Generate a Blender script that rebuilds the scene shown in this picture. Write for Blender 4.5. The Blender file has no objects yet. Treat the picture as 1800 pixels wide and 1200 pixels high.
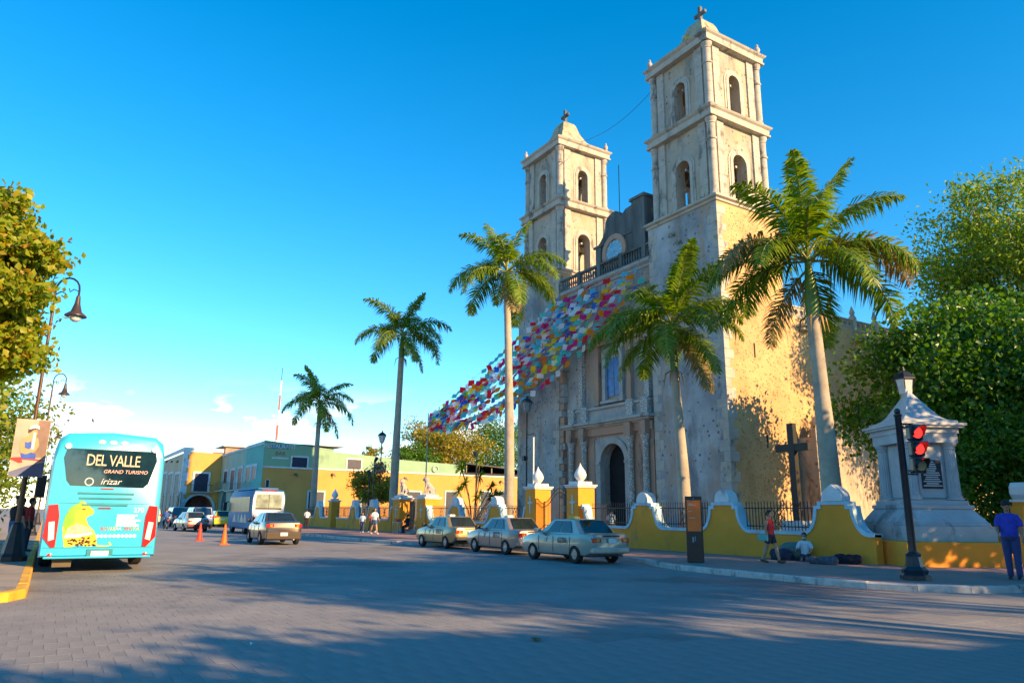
import bpy, bmesh, math, random
import numpy as np
from mathutils import Vector, Matrix
R = math.radians
PI = math.pi
rnd = random.Random(7)
nrng = np.random.default_rng(7)
scene = bpy.context.scene
COL = scene.collection

# ------------------------------------------------------------------ camera
FPX, PITCH, ROLL, YAW, EYE = 1276.3, R(13.357), R(-0.704), R(148.2), 1.52
def _axes():
    up = Vector((0, math.cos(PITCH), math.sin(PITCH)))
    fw = Vector((0, -math.sin(PITCH), math.cos(PITCH)))
    rt = Vector((1, 0, 0))
    rot = Matrix.Rotation(ROLL, 3, 'Z')
    up, fw, rt = rot @ up, rot @ fw, rot @ rt
    X = math.cos(YAW) * fw + math.sin(YAW) * rt
    Y = math.sin(YAW) * fw - math.cos(YAW) * rt
    return Matrix((X, Y, up))
AX = _axes()
cd = bpy.data.cameras.new('camera')
cd.sensor_width = 36.0
cd.lens = FPX / 1800 * 36.0
cd.clip_start = 0.05
cd.clip_end = 6000
cam = bpy.data.objects.new('camera', cd)
COL.objects.link(cam)
m3 = Matrix((AX @ Vector((1, 0, 0)), AX @ Vector((0, 1, 0)), -(AX @ Vector((0, 0, 1))))).transposed()
cam.matrix_world = Matrix.Translation((0, 0, EYE)) @ m3.to_4x4()
scene.camera = cam

# pixel of the photograph (1800 x 1200) to a point on the ground / a wall plane
def ray(px, py): return AX @ Vector((px - 900, 600 - py, FPX))
def gnd(px, py, z=0.0):
    d = ray(px, py); t = (z - EYE) / d.z
    return Vector((d.x * t, d.y * t, z))
def onY(px, py, Y):
    d = ray(px, py); t = Y / d.y
    return Vector((d.x * t, Y, EYE + d.z * t))
def onX(px, py, X):
    d = ray(px, py); t = X / d.x
    return Vector((X, d.y * t, EYE + d.z * t))

# ------------------------------------------------------------------ world, sun, exposure
SUN_AZ, SUN_EL = R(22), R(21)
w = bpy.data.worlds.new('World'); scene.world = w; w.use_nodes = True
nt = w.node_tree; nt.nodes.clear()
N = nt.nodes.new; LK = nt.links.new
sky = N('ShaderNodeTexSky'); sky.sky_type = 'NISHITA'; sky.sun_disc = False
sky.sun_elevation = SUN_EL; sky.sun_rotation = R(90) - SUN_AZ
sky.air_density = 0.9; sky.dust_density = 0.0; sky.ozone_density = 2.2; sky.altitude = 20
hs = N('ShaderNodeHueSaturation'); hs.inputs['Saturation'].default_value = 1.42; hs.inputs['Hue'].default_value = 0.492
LK(sky.outputs[0], hs.inputs['Color'])
tc = N('ShaderNodeTexCoord'); sep = N('ShaderNodeSeparateXYZ'); LK(tc.outputs['Generated'], sep.inputs[0])
def mth(op, a, b=None, clamp=False):
    n = N('ShaderNodeMath'); n.operation = op; n.use_clamp = clamp
    for i, v in enumerate((a, b)):
        if v is None: continue
        if isinstance(v, (int, float)): n.inputs[i].default_value = v
        else: LK(v, n.inputs[i])
    return n.outputs[0]
def sstep(v, lo, hi):
    n = N('ShaderNodeMapRange'); n.interpolation_type = 'SMOOTHSTEP'
    n.inputs['From Min'].default_value = lo; n.inputs['From Max'].default_value = hi
    LK(v, n.inputs['Value']); return n.outputs['Result']
mp = N('ShaderNodeMapping'); mp.inputs['Scale'].default_value = (7, 7, 20); mp.inputs['Location'].default_value = (1.3, 0.4, 0.2)
LK(tc.outputs['Generated'], mp.inputs[0])
cn = N('ShaderNodeTexNoise'); cn.inputs['Scale'].default_value = 1.0; cn.inputs['Detail'].default_value = 8; cn.inputs['Roughness'].default_value = 0.55
LK(mp.outputs[0], cn.inputs['Vector'])
cum = mth('MULTIPLY', sstep(cn.outputs['Fac'], 0.54, 0.585), mth('SUBTRACT', 1.0, sstep(sep.outputs['Z'], 0.085, 0.17)))
mp2 = N('ShaderNodeMapping'); mp2.inputs['Scale'].default_value = (2.5, 2.5, 30); LK(tc.outputs['Generated'], mp2.inputs[0])
cn2 = N('ShaderNodeTexNoise'); cn2.inputs['Scale'].default_value = 1.0; cn2.inputs['Detail'].default_value = 5
LK(mp2.outputs[0], cn2.inputs['Vector'])
stra = mth('MULTIPLY', mth('MULTIPLY', sstep(cn2.outputs['Fac'], 0.50, 0.74), 0.5), mth('SUBTRACT', 1.0, sstep(sep.outputs['Z'], 0.05, 0.13)))
cl = mth('MAXIMUM', cum, stra, True)
mix = N('ShaderNodeMix'); mix.data_type = 'RGBA'
LK(cl, mix.inputs['Factor']); LK(hs.outputs[0], mix.inputs['A']); mix.inputs['B'].default_value = (5.6, 5.6, 5.6, 1)
bg = N('ShaderNodeBackground'); bg.inputs['Strength'].default_value = 0.128
LK(mix.outputs['Result'], bg.inputs['Color'])
wo = N('ShaderNodeOutputWorld'); LK(bg.outputs[0], wo.inputs[0])

sd = bpy.data.lights.new('sun', 'SUN'); sd.energy = 5.0; sd.angle = R(0.5); sd.color = (1.0, 0.63, 0.29)
sun = bpy.data.objects.new('sun', sd); COL.objects.link(sun)
SDIR = Vector((math.cos(SUN_AZ) * math.cos(SUN_EL), math.sin(SUN_AZ) * math.cos(SUN_EL), math.sin(SUN_EL)))
sun.rotation_euler = SDIR.to_track_quat('Z', 'Y').to_euler()
sun.location = SDIR * 60
vs = scene.view_settings
vs.view_transform = 'Standard'; vs.look = 'None'; vs.exposure = 1.28; vs.gamma = 1.0; vs.use_curve_mapping = False

# ------------------------------------------------------------------ helpers
class MB:
    """collects shapes; build() links them as one mesh object"""
    def __init__(s): s.v = []; s.f = []; s.m = []; s.xf = None; s.mi = 0
    def add(s, vs, fs):
        o = len(s.v)
        s.v += [tuple(s.xf @ Vector(p)) if s.xf is not None else tuple(p) for p in vs]
        s.f += [tuple(i + o for i in f) for f in fs]; s.m += [s.mi] * len(fs); return s
    def box(s, x0, x1, y0, y1, z0, z1):
        v = [(x0,y0,z0),(x1,y0,z0),(x1,y1,z0),(x0,y1,z0),(x0,y0,z1),(x1,y0,z1),(x1,y1,z1),(x0,y1,z1)]
        return s.add(v, [(0,3,2,1),(4,5,6,7),(0,1,5,4),(1,2,6,5),(2,3,7,6),(3,0,4,7)])
    def cbox(s, c, d):
        return s.box(c[0]-d[0]/2, c[0]+d[0]/2, c[1]-d[1]/2, c[1]+d[1]/2, c[2]-d[2]/2, c[2]+d[2]/2)
    def frustum(s, x0, x1, y0, y1, z0, X0, X1, Y0, Y1, z1):
        v = [(x0,y0,z0),(x1,y0,z0),(x1,y1,z0),(x0,y1,z0),(X0,Y0,z1),(X1,Y0,z1),(X1,Y1,z1),(X0,Y1,z1)]
        return s.add(v, [(0,3,2,1),(4,5,6,7),(0,1,5,4),(1,2,6,5),(2,3,7,6),(3,0,4,7)])
    def prism(s, poly, axis, a, b):
        # polygon in the two other coordinates (in x,y,z order), extruded from a to b
        n = len(poly)
        def P(q, t):
            if axis == 'x': return (t, q[0], q[1])
            if axis == 'y': return (q[0], t, q[1])
            return (q[0], q[1], t)
        v = [P(q, a) for q in poly] + [P(q, b) for q in poly]
        f = [tuple(range(n))[::-1], tuple(range(n, 2*n))] + [(i, (i+1) % n, n+(i+1) % n, n+i) for i in range(n)]
        return s.add(v, f)
    def lathe(s, prof, c=(0,0,0), n=16, a0=0.0, sx=1.0, sy=1.0, cap=True):
        v = []; f = []; k = len(prof)
        for r, z in prof:
            for j in range(n):
                a = a0 + 2*PI*j/n; v.append((c[0]+r*sx*math.cos(a), c[1]+r*sy*math.sin(a), c[2]+z))
        for i in range(k-1):
            for j in range(n):
                f.append((i*n+j, i*n+(j+1) % n, (i+1)*n+(j+1) % n, (i+1)*n+j))
        if cap: f.append(tuple(range(n))[::-1]); f.append(tuple(range((k-1)*n, k*n)))
        return s.add(v, f)
    def loft(s, rings, cap=True):
        n = len(rings[0]); v = [p for r in rings for p in r]; f = []
        for i in range(len(rings)-1):
            for j in range(n):
                f.append((i*n+j, i*n+(j+1) % n, (i+1)*n+(j+1) % n, (i+1)*n+j))
        if cap: f.append(tuple(range(n))[::-1]); f.append(tuple(range((len(rings)-1)*n, len(rings)*n)))
        return s.add(v, f)
    def tube(s, pts, rad, n=8, flat=1.0):
        pts = [Vector(p) for p in pts]
        if not isinstance(rad, (list, tuple)): rad = [rad]*len(pts)
        t0 = (pts[1]-pts[0]).normalized()
        ref = Vector((0,0,1)) if abs(t0.z) < 0.9 else Vector((1,0,0))
        u = t0.cross(ref).normalized(); rings = []
        for i, p in enumerate(pts):
            t = (pts[min(i+1, len(pts)-1)] - pts[max(i-1, 0)]).normalized()
            u = (u - t*u.dot(t)).normalized(); w_ = t.cross(u)
            rings.append([p + (u*math.cos(2*PI*j/n) + w_*math.sin(2*PI*j/n)*flat)*rad[i] for j in range(n)])
        return s.loft(rings)
    def ball(s, c, r, n=10, k=6, sx=1, sy=1, sz=1):
        pr = [(max(1e-4, r*math.sin(PI*i/k)), -r*sz*math.cos(PI*i/k)) for i in range(k+1)]
        return s.lathe(pr, c, n, 0, sx, sy)
    def quad(s, a, b, c, d): return s.add([a, b, c, d], [(0,1,2,3)])
    def mesh(s, name, mats, smooth=None):
        me = bpy.data.meshes.new(name); me.from_pydata(s.v, [], s.f)
        if not isinstance(mats, (list, tuple)): mats = [mats]
        for m in mats: me.materials.append(m)
        if len(mats) > 1: me.polygons.foreach_set('material_index', s.m)
        fix(me)
        if smooth is not None:
            me.polygons.foreach_set('use_smooth', [True]*len(me.polygons))
            me.set_sharp_from_angle(angle=R(smooth))
        me.update(); return me
    def build(s, name, mats, parent=None, smooth=None, bevel=0.0, label=None):
        o = bpy.data.objects.new(name, s.mesh(name, mats, smooth)); COL.objects.link(o)
        if parent is not None: o.parent = parent
        if bevel:
            b = o.modifiers.new('bevel', 'BEVEL'); b.width = bevel; b.segments = 2; b.limit_method = 'ANGLE'; b.angle_limit = R(40)
        if label: o['label'] = label
        return o
def fix(me):
    bm = bmesh.new(); bm.from_mesh(me); bmesh.ops.recalc_face_normals(bm, faces=bm.faces); bm.to_mesh(me); bm.free()
def thing(name, label, cat, loc=(0,0,0), rz=0.0, group=None):
    o = bpy.data.objects.new(name, None); COL.objects.link(o); o.empty_display_size = 0.3
    o.location = loc; o.rotation_euler = (0, 0, rz); o['label'] = label; o['category'] = cat
    if group: o['group'] = group
    return o
def tag(o, label, cat, group=None):
    o['label'] = label; o['category'] = cat
    if group: o['group'] = group
    return o
def struct(o): o['kind'] = 'structure'; return o
def stuff(o): o['kind'] = 'stuff'; return o
def copy_tree(o, parent=None):
    c = o.copy(); COL.objects.link(c); c.parent = parent
    for ch in list(o.children): copy_tree(ch, c)
    return c
def place(name, me, parent=None, loc=(0,0,0), rot=(0,0,0), scale=(1,1,1)):
    o = bpy.data.objects.new(name, me); COL.objects.link(o)
    if parent is not None: o.parent = parent
    o.location = loc; o.rotation_euler = rot; o.scale = scale; return o
def text_mesh(s, size, depth=0.004, align='CENTER', spacing=1.0, shear=0.0):
    cu = bpy.data.curves.new('txt', 'FONT'); cu.body = s; cu.size = size; cu.extrude = depth/2; cu.align_x = align; cu.align_y = 'CENTER'
    cu.space_character = spacing; cu.shear = shear; cu.resolution_u = 3
    o = bpy.data.objects.new('txt', cu); COL.objects.link(o)
    dg = bpy.context.evaluated_depsgraph_get(); dg.update()
    me = bpy.data.meshes.new_from_object(o.evaluated_get(dg))
    bpy.data.objects.remove(o); bpy.data.curves.remove(cu); return me
def put_text(s, size, mat, parent, loc, xdir, up=(0,0,1), depth=0.006, name='lettering', **k):
    """flat lettering at loc, reading along xdir"""
    me = text_mesh(s, size, depth, **k); me.materials.clear(); me.materials.append(mat)
    x = Vector(xdir).normalized(); y = Vector(up).normalized(); z = x.cross(y).normalized(); y = z.cross(x)
    o = bpy.data.objects.new(name, me); COL.objects.link(o)
    if parent is not None: o.parent = parent
    o.matrix_local = Matrix.Translation(Vector(loc)) @ Matrix((x, y, z)).transposed().to_4x4()
    return o

# ------------------------------------------------------------------ materials
MATS = {}
def mat(name, col, rough=0.75, var=0.12, scale=3.0, bump=0.0, bscale=None, metal=0.0, spec=0.4, col2=None, detail=6, streak=False, coat=0.0, dirt=None):
    if name in MATS: return MATS[name]
    m = bpy.data.materials.new(name); m.use_nodes = True; t = m.node_tree; p = t.nodes['Principled BSDF']
    p.inputs['Roughness'].default_value = rough; p.inputs['Metallic'].default_value = metal
    p.inputs['Specular IOR Level'].default_value = spec
    if coat: p.inputs['Coat Weight'].default_value = coat; p.inputs['Coat Roughness'].default_value = 0.08
    n = t.nodes.new; l = t.links.new
    c = n('ShaderNodeTexCoord'); mp = n('ShaderNodeMapping'); l(c.outputs['Object'], mp.inputs[0])
    if streak: mp.inputs['Scale'].default_value = (1, 1, 0.18)
    a = n('ShaderNodeTexNoise'); a.inputs['Scale'].default_value = scale; a.inputs['Detail'].default_value = detail; a.inputs['Roughness'].default_value = 0.62
    l(mp.outputs[0], a.inputs['Vector'])
    r = n('ShaderNodeValToRGB'); l(a.outputs['Fac'], r.inputs[0])
    c2 = col2 or tuple(min(1, x*(1-2*var)) for x in col)
    c1 = col if col2 else tuple(min(1, x*(1+var)) for x in col)
    r.color_ramp.elements[0].position = 0.32; r.color_ramp.elements[1].position = 0.66
    r.color_ramp.elements[0].color = (*c2, 1); r.color_ramp.elements[1].color = (*c1, 1)
    out = r.outputs[0]
    if dirt:   # (colour, amount, scale): blotches of their own shape
        b = n('ShaderNodeTexNoise'); b.inputs['Scale'].default_value = dirt[2]; b.inputs['Detail'].default_value = 8; b.inputs['Roughness'].default_value = 0.7
        mq = n('ShaderNodeMapping'); mq.inputs['Location'].default_value = (5.2, 1.7, 3.1); mq.inputs['Scale'].default_value = (1, 1, 0.55)
        l(c.outputs['Object'], mq.inputs[0]); l(mq.outputs[0], b.inputs['Vector'])
        rr = n('ShaderNodeMapRange'); rr.interpolation_type = 'SMOOTHSTEP'
        rr.inputs['From Min'].default_value = 0.66 - dirt[1]*0.3; rr.inputs['From Max'].default_value = 0.80 - dirt[1]*0.3
        l(b.outputs['Fac'], rr.inputs['Value'])
        mx = n('ShaderNodeMix'); mx.data_type = 'RGBA'; l(rr.outputs[0], mx.inputs['Factor']); l(out, mx.inputs['A']); mx.inputs['B'].default_value = (*dirt[0], 1)
        out = mx.outputs['Result']
    l(out, p.inputs['Base Color'])
    if bump:
        d = n('ShaderNodeTexNoise'); d.inputs['Scale'].default_value = bscale or scale*6; d.inputs['Detail'].default_value = 5
        l(c.outputs['Object'], d.inputs['Vector'])
        bb = n('ShaderNodeBump'); bb.inputs['Strength'].default_value = bump; bb.inputs['Distance'].default_value = 0.02
        l(d.outputs['Fac'], bb.inputs['Height']); l(bb.outputs[0], p.inputs['Normal'])
    MATS[name] = m; return m
def emis(name, col, s):
    m = mat(name, col, 0.4); p = m.node_tree.nodes['Principled BSDF']
    p.inputs['Emission Color'].default_value = (*col, 1); p.inputs['Emission Strength'].default_value = s; return m
def glass(name, col=(0.012, 0.02, 0.025), rough=0.04):
    m = mat(name, col, rough, 0.3, 1.2, spec=0.8); return m
def leafmat(name, cols, trans=0.35, rough=0.45):
    if name in MATS: return MATS[name]
    m = bpy.data.materials.new(name); m.use_nodes = True; t = m.node_tree; p = t.nodes['Principled BSDF']; n = t.nodes.new; l = t.links.new
    g = n('ShaderNodeNewGeometry'); r = n('ShaderNodeValToRGB'); l(g.outputs['Random Per Island'], r.inputs[0])
    r.color_ramp.interpolation = 'LINEAR'; e = r.color_ramp.elements
    while len(e) < len(cols): e.new(0.5)
    for i, c in enumerate(cols): e[i].position = i/(len(cols)-1); e[i].color = (*c, 1)
    l(r.outputs[0], p.inputs['Base Color']); p.inputs['Roughness'].default_value = rough; p.inputs['Specular IOR Level'].default_value = 0.35
    tr = n('ShaderNodeBsdfTranslucent'); hs = n('ShaderNodeHueSaturation'); hs.inputs['Value'].default_value = 1.5; hs.inputs['Saturation'].default_value = 1.1
    l(r.outputs[0], hs.inputs['Color']); l(hs.outputs[0], tr.inputs['Color'])
    mx = n('ShaderNodeMixShader'); mx.inputs[0].default_value = trans; l(p.outputs[0], mx.inputs[1]); l(tr.outputs[0], mx.inputs[2])
    l(mx.outputs[0], t.nodes['Material Output'].inputs['Surface']); MATS[name] = m; return m

# rubble masonry: plaster with small stones of their own colour showing through
def rubble_mat(name, base, base2, stone, sscale=2.6, amount=0.5, bump=0.5, stain=None, stain2=None):
    if name in MATS: return MATS[name]
    m = bpy.data.materials.new(name); m.use_nodes = True; t = m.node_tree; p = t.nodes['Principled BSDF']; n = t.nodes.new; l = t.links.new
    p.inputs['Roughness'].default_value = 0.92; p.inputs['Specular IOR Level'].default_value = 0.15
    c = n('ShaderNodeTexCoord')
    a = n('ShaderNodeTexNoise'); a.inputs['Scale'].default_value = 0.45; a.inputs['Detail'].default_value = 9; a.inputs['Roughness'].default_value = 0.65
    l(c.outputs['Object'], a.inputs['Vector'])
    r = n('ShaderNodeValToRGB'); r.color_ramp.elements[0].position = 0.35; r.color_ramp.elements[1].position = 0.65
    r.color_ramp.elements[0].color = (*base2, 1); r.color_ramp.elements[1].color = (*base, 1); l(a.outputs['Fac'], r.inputs[0])
    dn = n('ShaderNodeTexNoise'); dn.inputs['Scale'].default_value = 2.0; l(c.outputs['Object'], dn.inputs['Vector'])
    av = n('ShaderNodeMix'); av.data_type = 'VECTOR'; av.inputs['Factor'].default_value = 0.12; l(c.outputs['Object'], av.inputs['A']); l(dn.outputs['Color'], av.inputs['B'])
    vo = n('ShaderNodeTexVoronoi'); vo.inputs['Scale'].default_value = sscale; vo.inputs['Randomness'].default_value = 0.9; l(av.outputs['Result'], vo.inputs['Vector'])
    s1 = n('ShaderNodeMapRange'); s1.interpolation_type = 'SMOOTHSTEP'; s1.inputs['From Min'].default_value = 0.30; s1.inputs['From Max'].default_value = 0.16; l(vo.outputs['Distance'], s1.inputs['Value'])
    sx = n('ShaderNodeSeparateColor'); l(vo.outputs['Color'], sx.inputs[0])
    s2 = n('ShaderNodeMath'); s2.operation = 'LESS_THAN'; l(sx.outputs[0], s2.inputs[0]); s2.inputs[1].default_value = amount
    s3 = n('ShaderNodeMath'); s3.operation = 'MULTIPLY'; l(s1.outputs[0], s3.inputs[0]); l(s2.outputs[0], s3.inputs[1])
    hs = n('ShaderNodeHueSaturation'); hs.inputs['Color'].default_value = (*stone, 1)
    vr = n('ShaderNodeMapRange'); vr.inputs['To Min'].default_value = 0.5; vr.inputs['To Max'].default_value = 1.25; l(sx.outputs[1], vr.inputs['Value']); l(vr.outputs[0], hs.inputs['Value'])
    mx = n('ShaderNodeMix'); mx.data_type = 'RGBA'; l(s3.outputs[0], mx.inputs['Factor']); l(r.outputs[0], mx.inputs['A']); l(hs.outputs[0], mx.inputs['B'])
    out = mx.outputs['Result']
    for stain, off in ((stain, 2), (stain2, 31)):
        if not stain: continue
        b = n('ShaderNodeTexNoise'); b.inputs['Scale'].default_value = 0.55; b.inputs['Detail'].default_value = 10; b.inputs['Roughness'].default_value = 0.72
        mq = n('ShaderNodeMapping'); mq.inputs['Scale'].default_value = (1, 1, 0.35); mq.inputs['Location'].default_value = (3, 8, off); l(c.outputs['Object'], mq.inputs[0]); l(mq.outputs[0], b.inputs['Vector'])
        rr = n('ShaderNodeMapRange'); rr.interpolation_type = 'SMOOTHSTEP'; rr.inputs['From Min'].default_value = 0.48; rr.inputs['From Max'].default_value = 0.64; rr.inputs['To Max'].default_value = 0.85; l(b.outputs['Fac'], rr.inputs['Value'])
        my = n('ShaderNodeMix'); my.data_type = 'RGBA'; l(rr.outputs[0], my.inputs['Factor']); l(out, my.inputs['A']); my.inputs['B'].default_value = (*stain, 1); out = my.outputs['Result']
    l(out, p.inputs['Base Color'])
    fb = n('ShaderNodeTexNoise'); fb.inputs['Scale'].default_value = 9; fb.inputs['Detail'].default_value = 6; l(c.outputs['Object'], fb.inputs['Vector'])
    ad = n('ShaderNodeMath'); ad.operation = 'ADD'; l(fb.outputs['Fac'], ad.inputs[0]); l(s3.outputs[0], ad.inputs[1])
    bb = n('ShaderNodeBump'); bb.inputs['Strength'].default_value = bump; bb.inputs['Distance'].default_value = 0.05; l(ad.outputs[0], bb.inputs['Height']); l(bb.outputs[0], p.inputs['Normal'])
    MATS[name] = m; return m

iron = mat('black_iron', (0.016, 0.018, 0.022), 0.45, 0.2, 8)
dark = mat('dark_void', (0.01, 0.011, 0.014), 0.9, 0.2, 2)
asphalt = mat('road_concrete', (0.25, 0.245, 0.235), 0.82, 0.10, 0.5, 0.35, 14, col2=(0.175, 0.175, 0.175), dirt=((0.13, 0.12, 0.12), 0.45, 0.16), detail=9)
paver_m = mat('road_paver', (0.25, 0.245, 0.235), 0.80, 0.10, 0.7, 0.5, 22, col2=(0.17, 0.17, 0.17), dirt=((0.13, 0.125, 0.125), 0.5, 0.16), detail=9)
walk_m = mat('red_sidewalk', (0.34, 0.20, 0.17), 0.85, 0.15, 0.9, 0.3, 18, col2=(0.25, 0.17, 0.155), dirt=((0.16, 0.14, 0.135), 0.4, 0.5))
kerb_m = mat('kerb_paint_worn', (0.50, 0.50, 0.48), 0.8, 0.2, 4, 0.3, 20, col2=(0.34, 0.34, 0.33), dirt=((0.06, 0.06, 0.06), 0.45, 1.6))
ykerb_m = mat('kerb_paint_yellow', (0.66, 0.36, 0.03), 0.7, 0.15, 3, 0.25, 20, dirt=((0.25, 0.17, 0.08), 0.3, 1.5))
yellow_m = mat('ochre_wall_paint', (0.80, 0.32, 0.03), 0.85, 0.10, 0.8, 0.25, 12, col2=(0.68, 0.26, 0.025), dirt=((0.36, 0.20, 0.07), 0.36, 0.7))
trim_m = mat('white_trim_paint', (0.68, 0.70, 0.70), 0.8, 0.10, 2.0, 0.2, 15, col2=(0.55, 0.57, 0.58), dirt=((0.25, 0.26, 0.26), 0.32, 1.4))
blue_trim = mat('pale_blue_trim', (0.40, 0.58, 0.66), 0.8, 0.1, 2.0, 0.15, 15, dirt=((0.25, 0.33, 0.36), 0.3, 1.4))
white_m = mat('white_paint', (0.78, 0.77, 0.74), 0.7, 0.06, 2)
# ------------------------------------------------------------------ ground, road, pavements
PX0, PX1, PY0, PY1 = -26.0, -2.4, -3.2, 15.4
b = MB()
z = 0.0; FAR = 2500
b.add([(-FAR,-FAR,z),(FAR,-FAR,z),(FAR,PY0,z),(-FAR,PY0,z)], [(0,1,2,3)])
b.add([(-FAR,PY1,z),(FAR,PY1,z),(FAR,FAR,z),(-FAR,FAR,z)], [(0,1,2,3)])
b.add([(-FAR,PY0,z),(PX0,PY0,z),(PX0,PY1,z),(-FAR,PY1,z)], [(0,1,2,3)])
b.add([(PX1,PY0,z),(FAR,PY0,z),(FAR,PY1,z),(PX1,PY1,z)], [(0,1,2,3)])
b.add([(PX0,PY0,-.004),(PX1,PY0,-.004),(PX1,PY1,-.004),(PX0,PY1,-.004)], [(0,1,2,3)])
for (a, c) in (((PX0,PY0),(PX1,PY0)),((PX1,PY0),(PX1,PY1)),((PX1,PY1),(PX0,PY1)),((PX0,PY1),(PX0,PY0))):
    b.add([(*a,-.004),(*c,-.004),(*c,0),(*a,0)], [(0,1,2,3)])
road = struct(b.build('road', asphalt))
# stamped pavers: the 300 nearest in view are parts of their own
LX, LY, G = 0.42, 0.25, 0.003
pav = []
i = 0
x = PX0
while x < PX1 - 0.05:
    off = (i % 2) * LY * 0.5 + rnd.uniform(-.02, .02)
    y = PY0 - LY + off
    while y < PY1:
        y0, y1 = max(PY0, y) + G/2, min(PY1, y + LY) - G/2
        if y1 - y0 > 0.04: pav.append((x + G/2, min(PX1, x + LX) - G/2, y0, y1))
        y += LY
    x += LX; i += 1
def paver_geo(mb, X0, X1, Y0, Y1, h):
    c = 0.0012
    mb.add([(X0,Y0,-.004),(X1,Y0,-.004),(X1,Y1,-.004),(X0,Y1,-.004),(X0,Y0,h-c),(X1,Y0,h-c),(X1,Y1,h-c),(X0,Y1,h-c),(X0+c,Y0+c,h),(X1-c,Y0+c,h),(X1-c,Y1-c,h),(X0+c,Y1-c,h)],
           [(0,1,5,4),(1,2,6,5),(2,3,7,6),(3,0,4,7),(4,5,9,8),(5,6,10,9),(6,7,11,10),(7,4,8,11),(8,9,10,11)])
def infront(p):
    c = AX.transposed() @ Vector(((p[0]+p[1])/2, (p[2]+p[3])/2, -EYE))
    if c.z < 1: return None
    u, v = 900 + FPX*c.x/c.z, 600 - FPX*c.y/c.z
    return c.z if (-20 < u < 1820 and v < 1215) else None
order = sorted([p for p in pav if infront(p)], key=infront)
near = set(order[:300])
pm = MB(); paver_geo(pm, -(LX-G)/2, (LX-G)/2, -(LY-G)/2, (LY-G)/2, 0.0)
pme = pm.mesh('paver', paver_m)
rest = MB()
for p in pav:
    h = rnd.uniform(-.0006, .0006)
    if p in near and abs(p[3]-p[2]-(LY-G)) < .002 and abs(p[1]-p[0]-(LX-G)) < .002:
        place('paver', pme, road, ((p[0]+p[1])/2, (p[2]+p[3])/2, h), (rnd.uniform(-.0015,.0015), rnd.uniform(-.0015,.0015), 0))
    else: paver_geo(rest, *p, h)
stuff(rest.build('paving', paver_m, road))

# pavement along the church with its bulging corner
KERB = [(-140,14.3),(-60,14.3),(-36.5,14.5),(-34.6,14.9),(-33.0,16.2),(-31.6,17.0),(-30,17.2),(-20.2,17.2),(-18.9,16.9),(-17.6,16.2),(-16.2,15.75),(-14.5,15.6),(-11.2,15.5),(-10.2,15.65),(-9.3,16.1),(-8.6,16.9),(-8.15,18.0),(-7.9,20),(-7.7,24),(-7.6,90)]
def inset(poly, d):
    out = []
    for i, p in enumerate(poly):
        a = Vector(poly[max(i-1,0)]); c = Vector(poly[min(i+1,len(poly)-1)]); t = (c-a).normalized()
        out.append((p[0] - t.y*d, p[1] + t.x*d))
    return out
kin = inset(KERB, 0.17)
b = MB()
# sheet at 0.15 behind the kerb stones: fill towards the church
v = [(*p, 0.145) for p in kin] + [(-7.6+(-.17), 90.2, .145), (-140, 90.2, .145)]
b.add(v, [tuple(range(len(v)))])
side = struct(b.build('pavement', walk_m))
# kerb stones
def kerb_line(poly, width, h, m, parent, step=1.0, name='kerb_stone'):
    pts = [Vector(p) for p in poly]; segs = []
    for a, c in zip(pts[:-1], pts[1:]):
        L = (c-a).length; n = max(1, round(L/step))
        for k in range(n): segs.append((a.lerp(c, k/n), a.lerp(c, (k+1)/n)))
    far = MB(); cnt = 0
    for a, c in segs:
        t = (c-a).normalized(); nn = Vector((-t.y, t.x)); a2, c2 = a + t*.006, c - t*.006
        mb = MB() if ((a+c)/2).length < 62 else far
        hh = h + rnd.uniform(-.006, .006)
        e = .03
        v = [(*a2,-.004),(*c2,-.004),(*(c2+nn*width),-.004),(*(a2+nn*width),-.004),(*a2,hh-e),(*c2,hh-e),(*(c2+nn*e),hh),(*(a2+nn*e),hh),(*(c2+nn*width),hh),(*(a2+nn*width),hh)]
        mb.add(v, [(0,1,5,4),(4,5,6,7),(7,6,8,9),(1,2,8,6,5),(0,4,7,9,3),(2,3,9,8)])
        if mb is not far: mb.build(name, m, parent)
    if far.v: stuff(far.build('far_kerb', m, parent))
kerb_line(KERB, 0.172, 0.15, kerb_m, side)
# raised courtyard of the church
b = MB(); b.add([(-73,22.0,.16),(-14.5,22.0,.16),(-12.2,25.5,.16),(-11.9,90,.16),(-73,90,.16)], [(0,1,2,3,4)])
struct(b.build('courtyard', mat('courtyard_earth', (0.16,0.15,0.09), 0.95, 0.2, 1.2, 0.6, 20, col2=(0.09,0.12,0.03), dirt=((0.26,0.22,0.17),0.4,0.5))))
# left pavement with its yellow kerb
LK_ = [(-15.0,-12.0),(-15.0,-0.85),(-15.25,-0.35),(-15.8,-0.12),(-17,-0.1),(-140,-0.1)]
kin = inset(LK_, 0.17)
b = MB(); v = [(*p, 0.145) for p in kin] + [(-140,-40,.145),(-15.17,-40,.145)]
b.add(v, [tuple(range(len(v)))])
lside = struct(b.build('left_pavement', mat('grey_sidewalk', (0.33,0.29,0.24), 0.85, 0.15, 0.8, 0.3, 16, col2=(0.24,0.21,0.18), dirt=((0.15,0.13,0.12),0.4,0.5))))
kerb_line(LK_, 0.172, 0.15, ykerb_m, lside)
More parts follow.
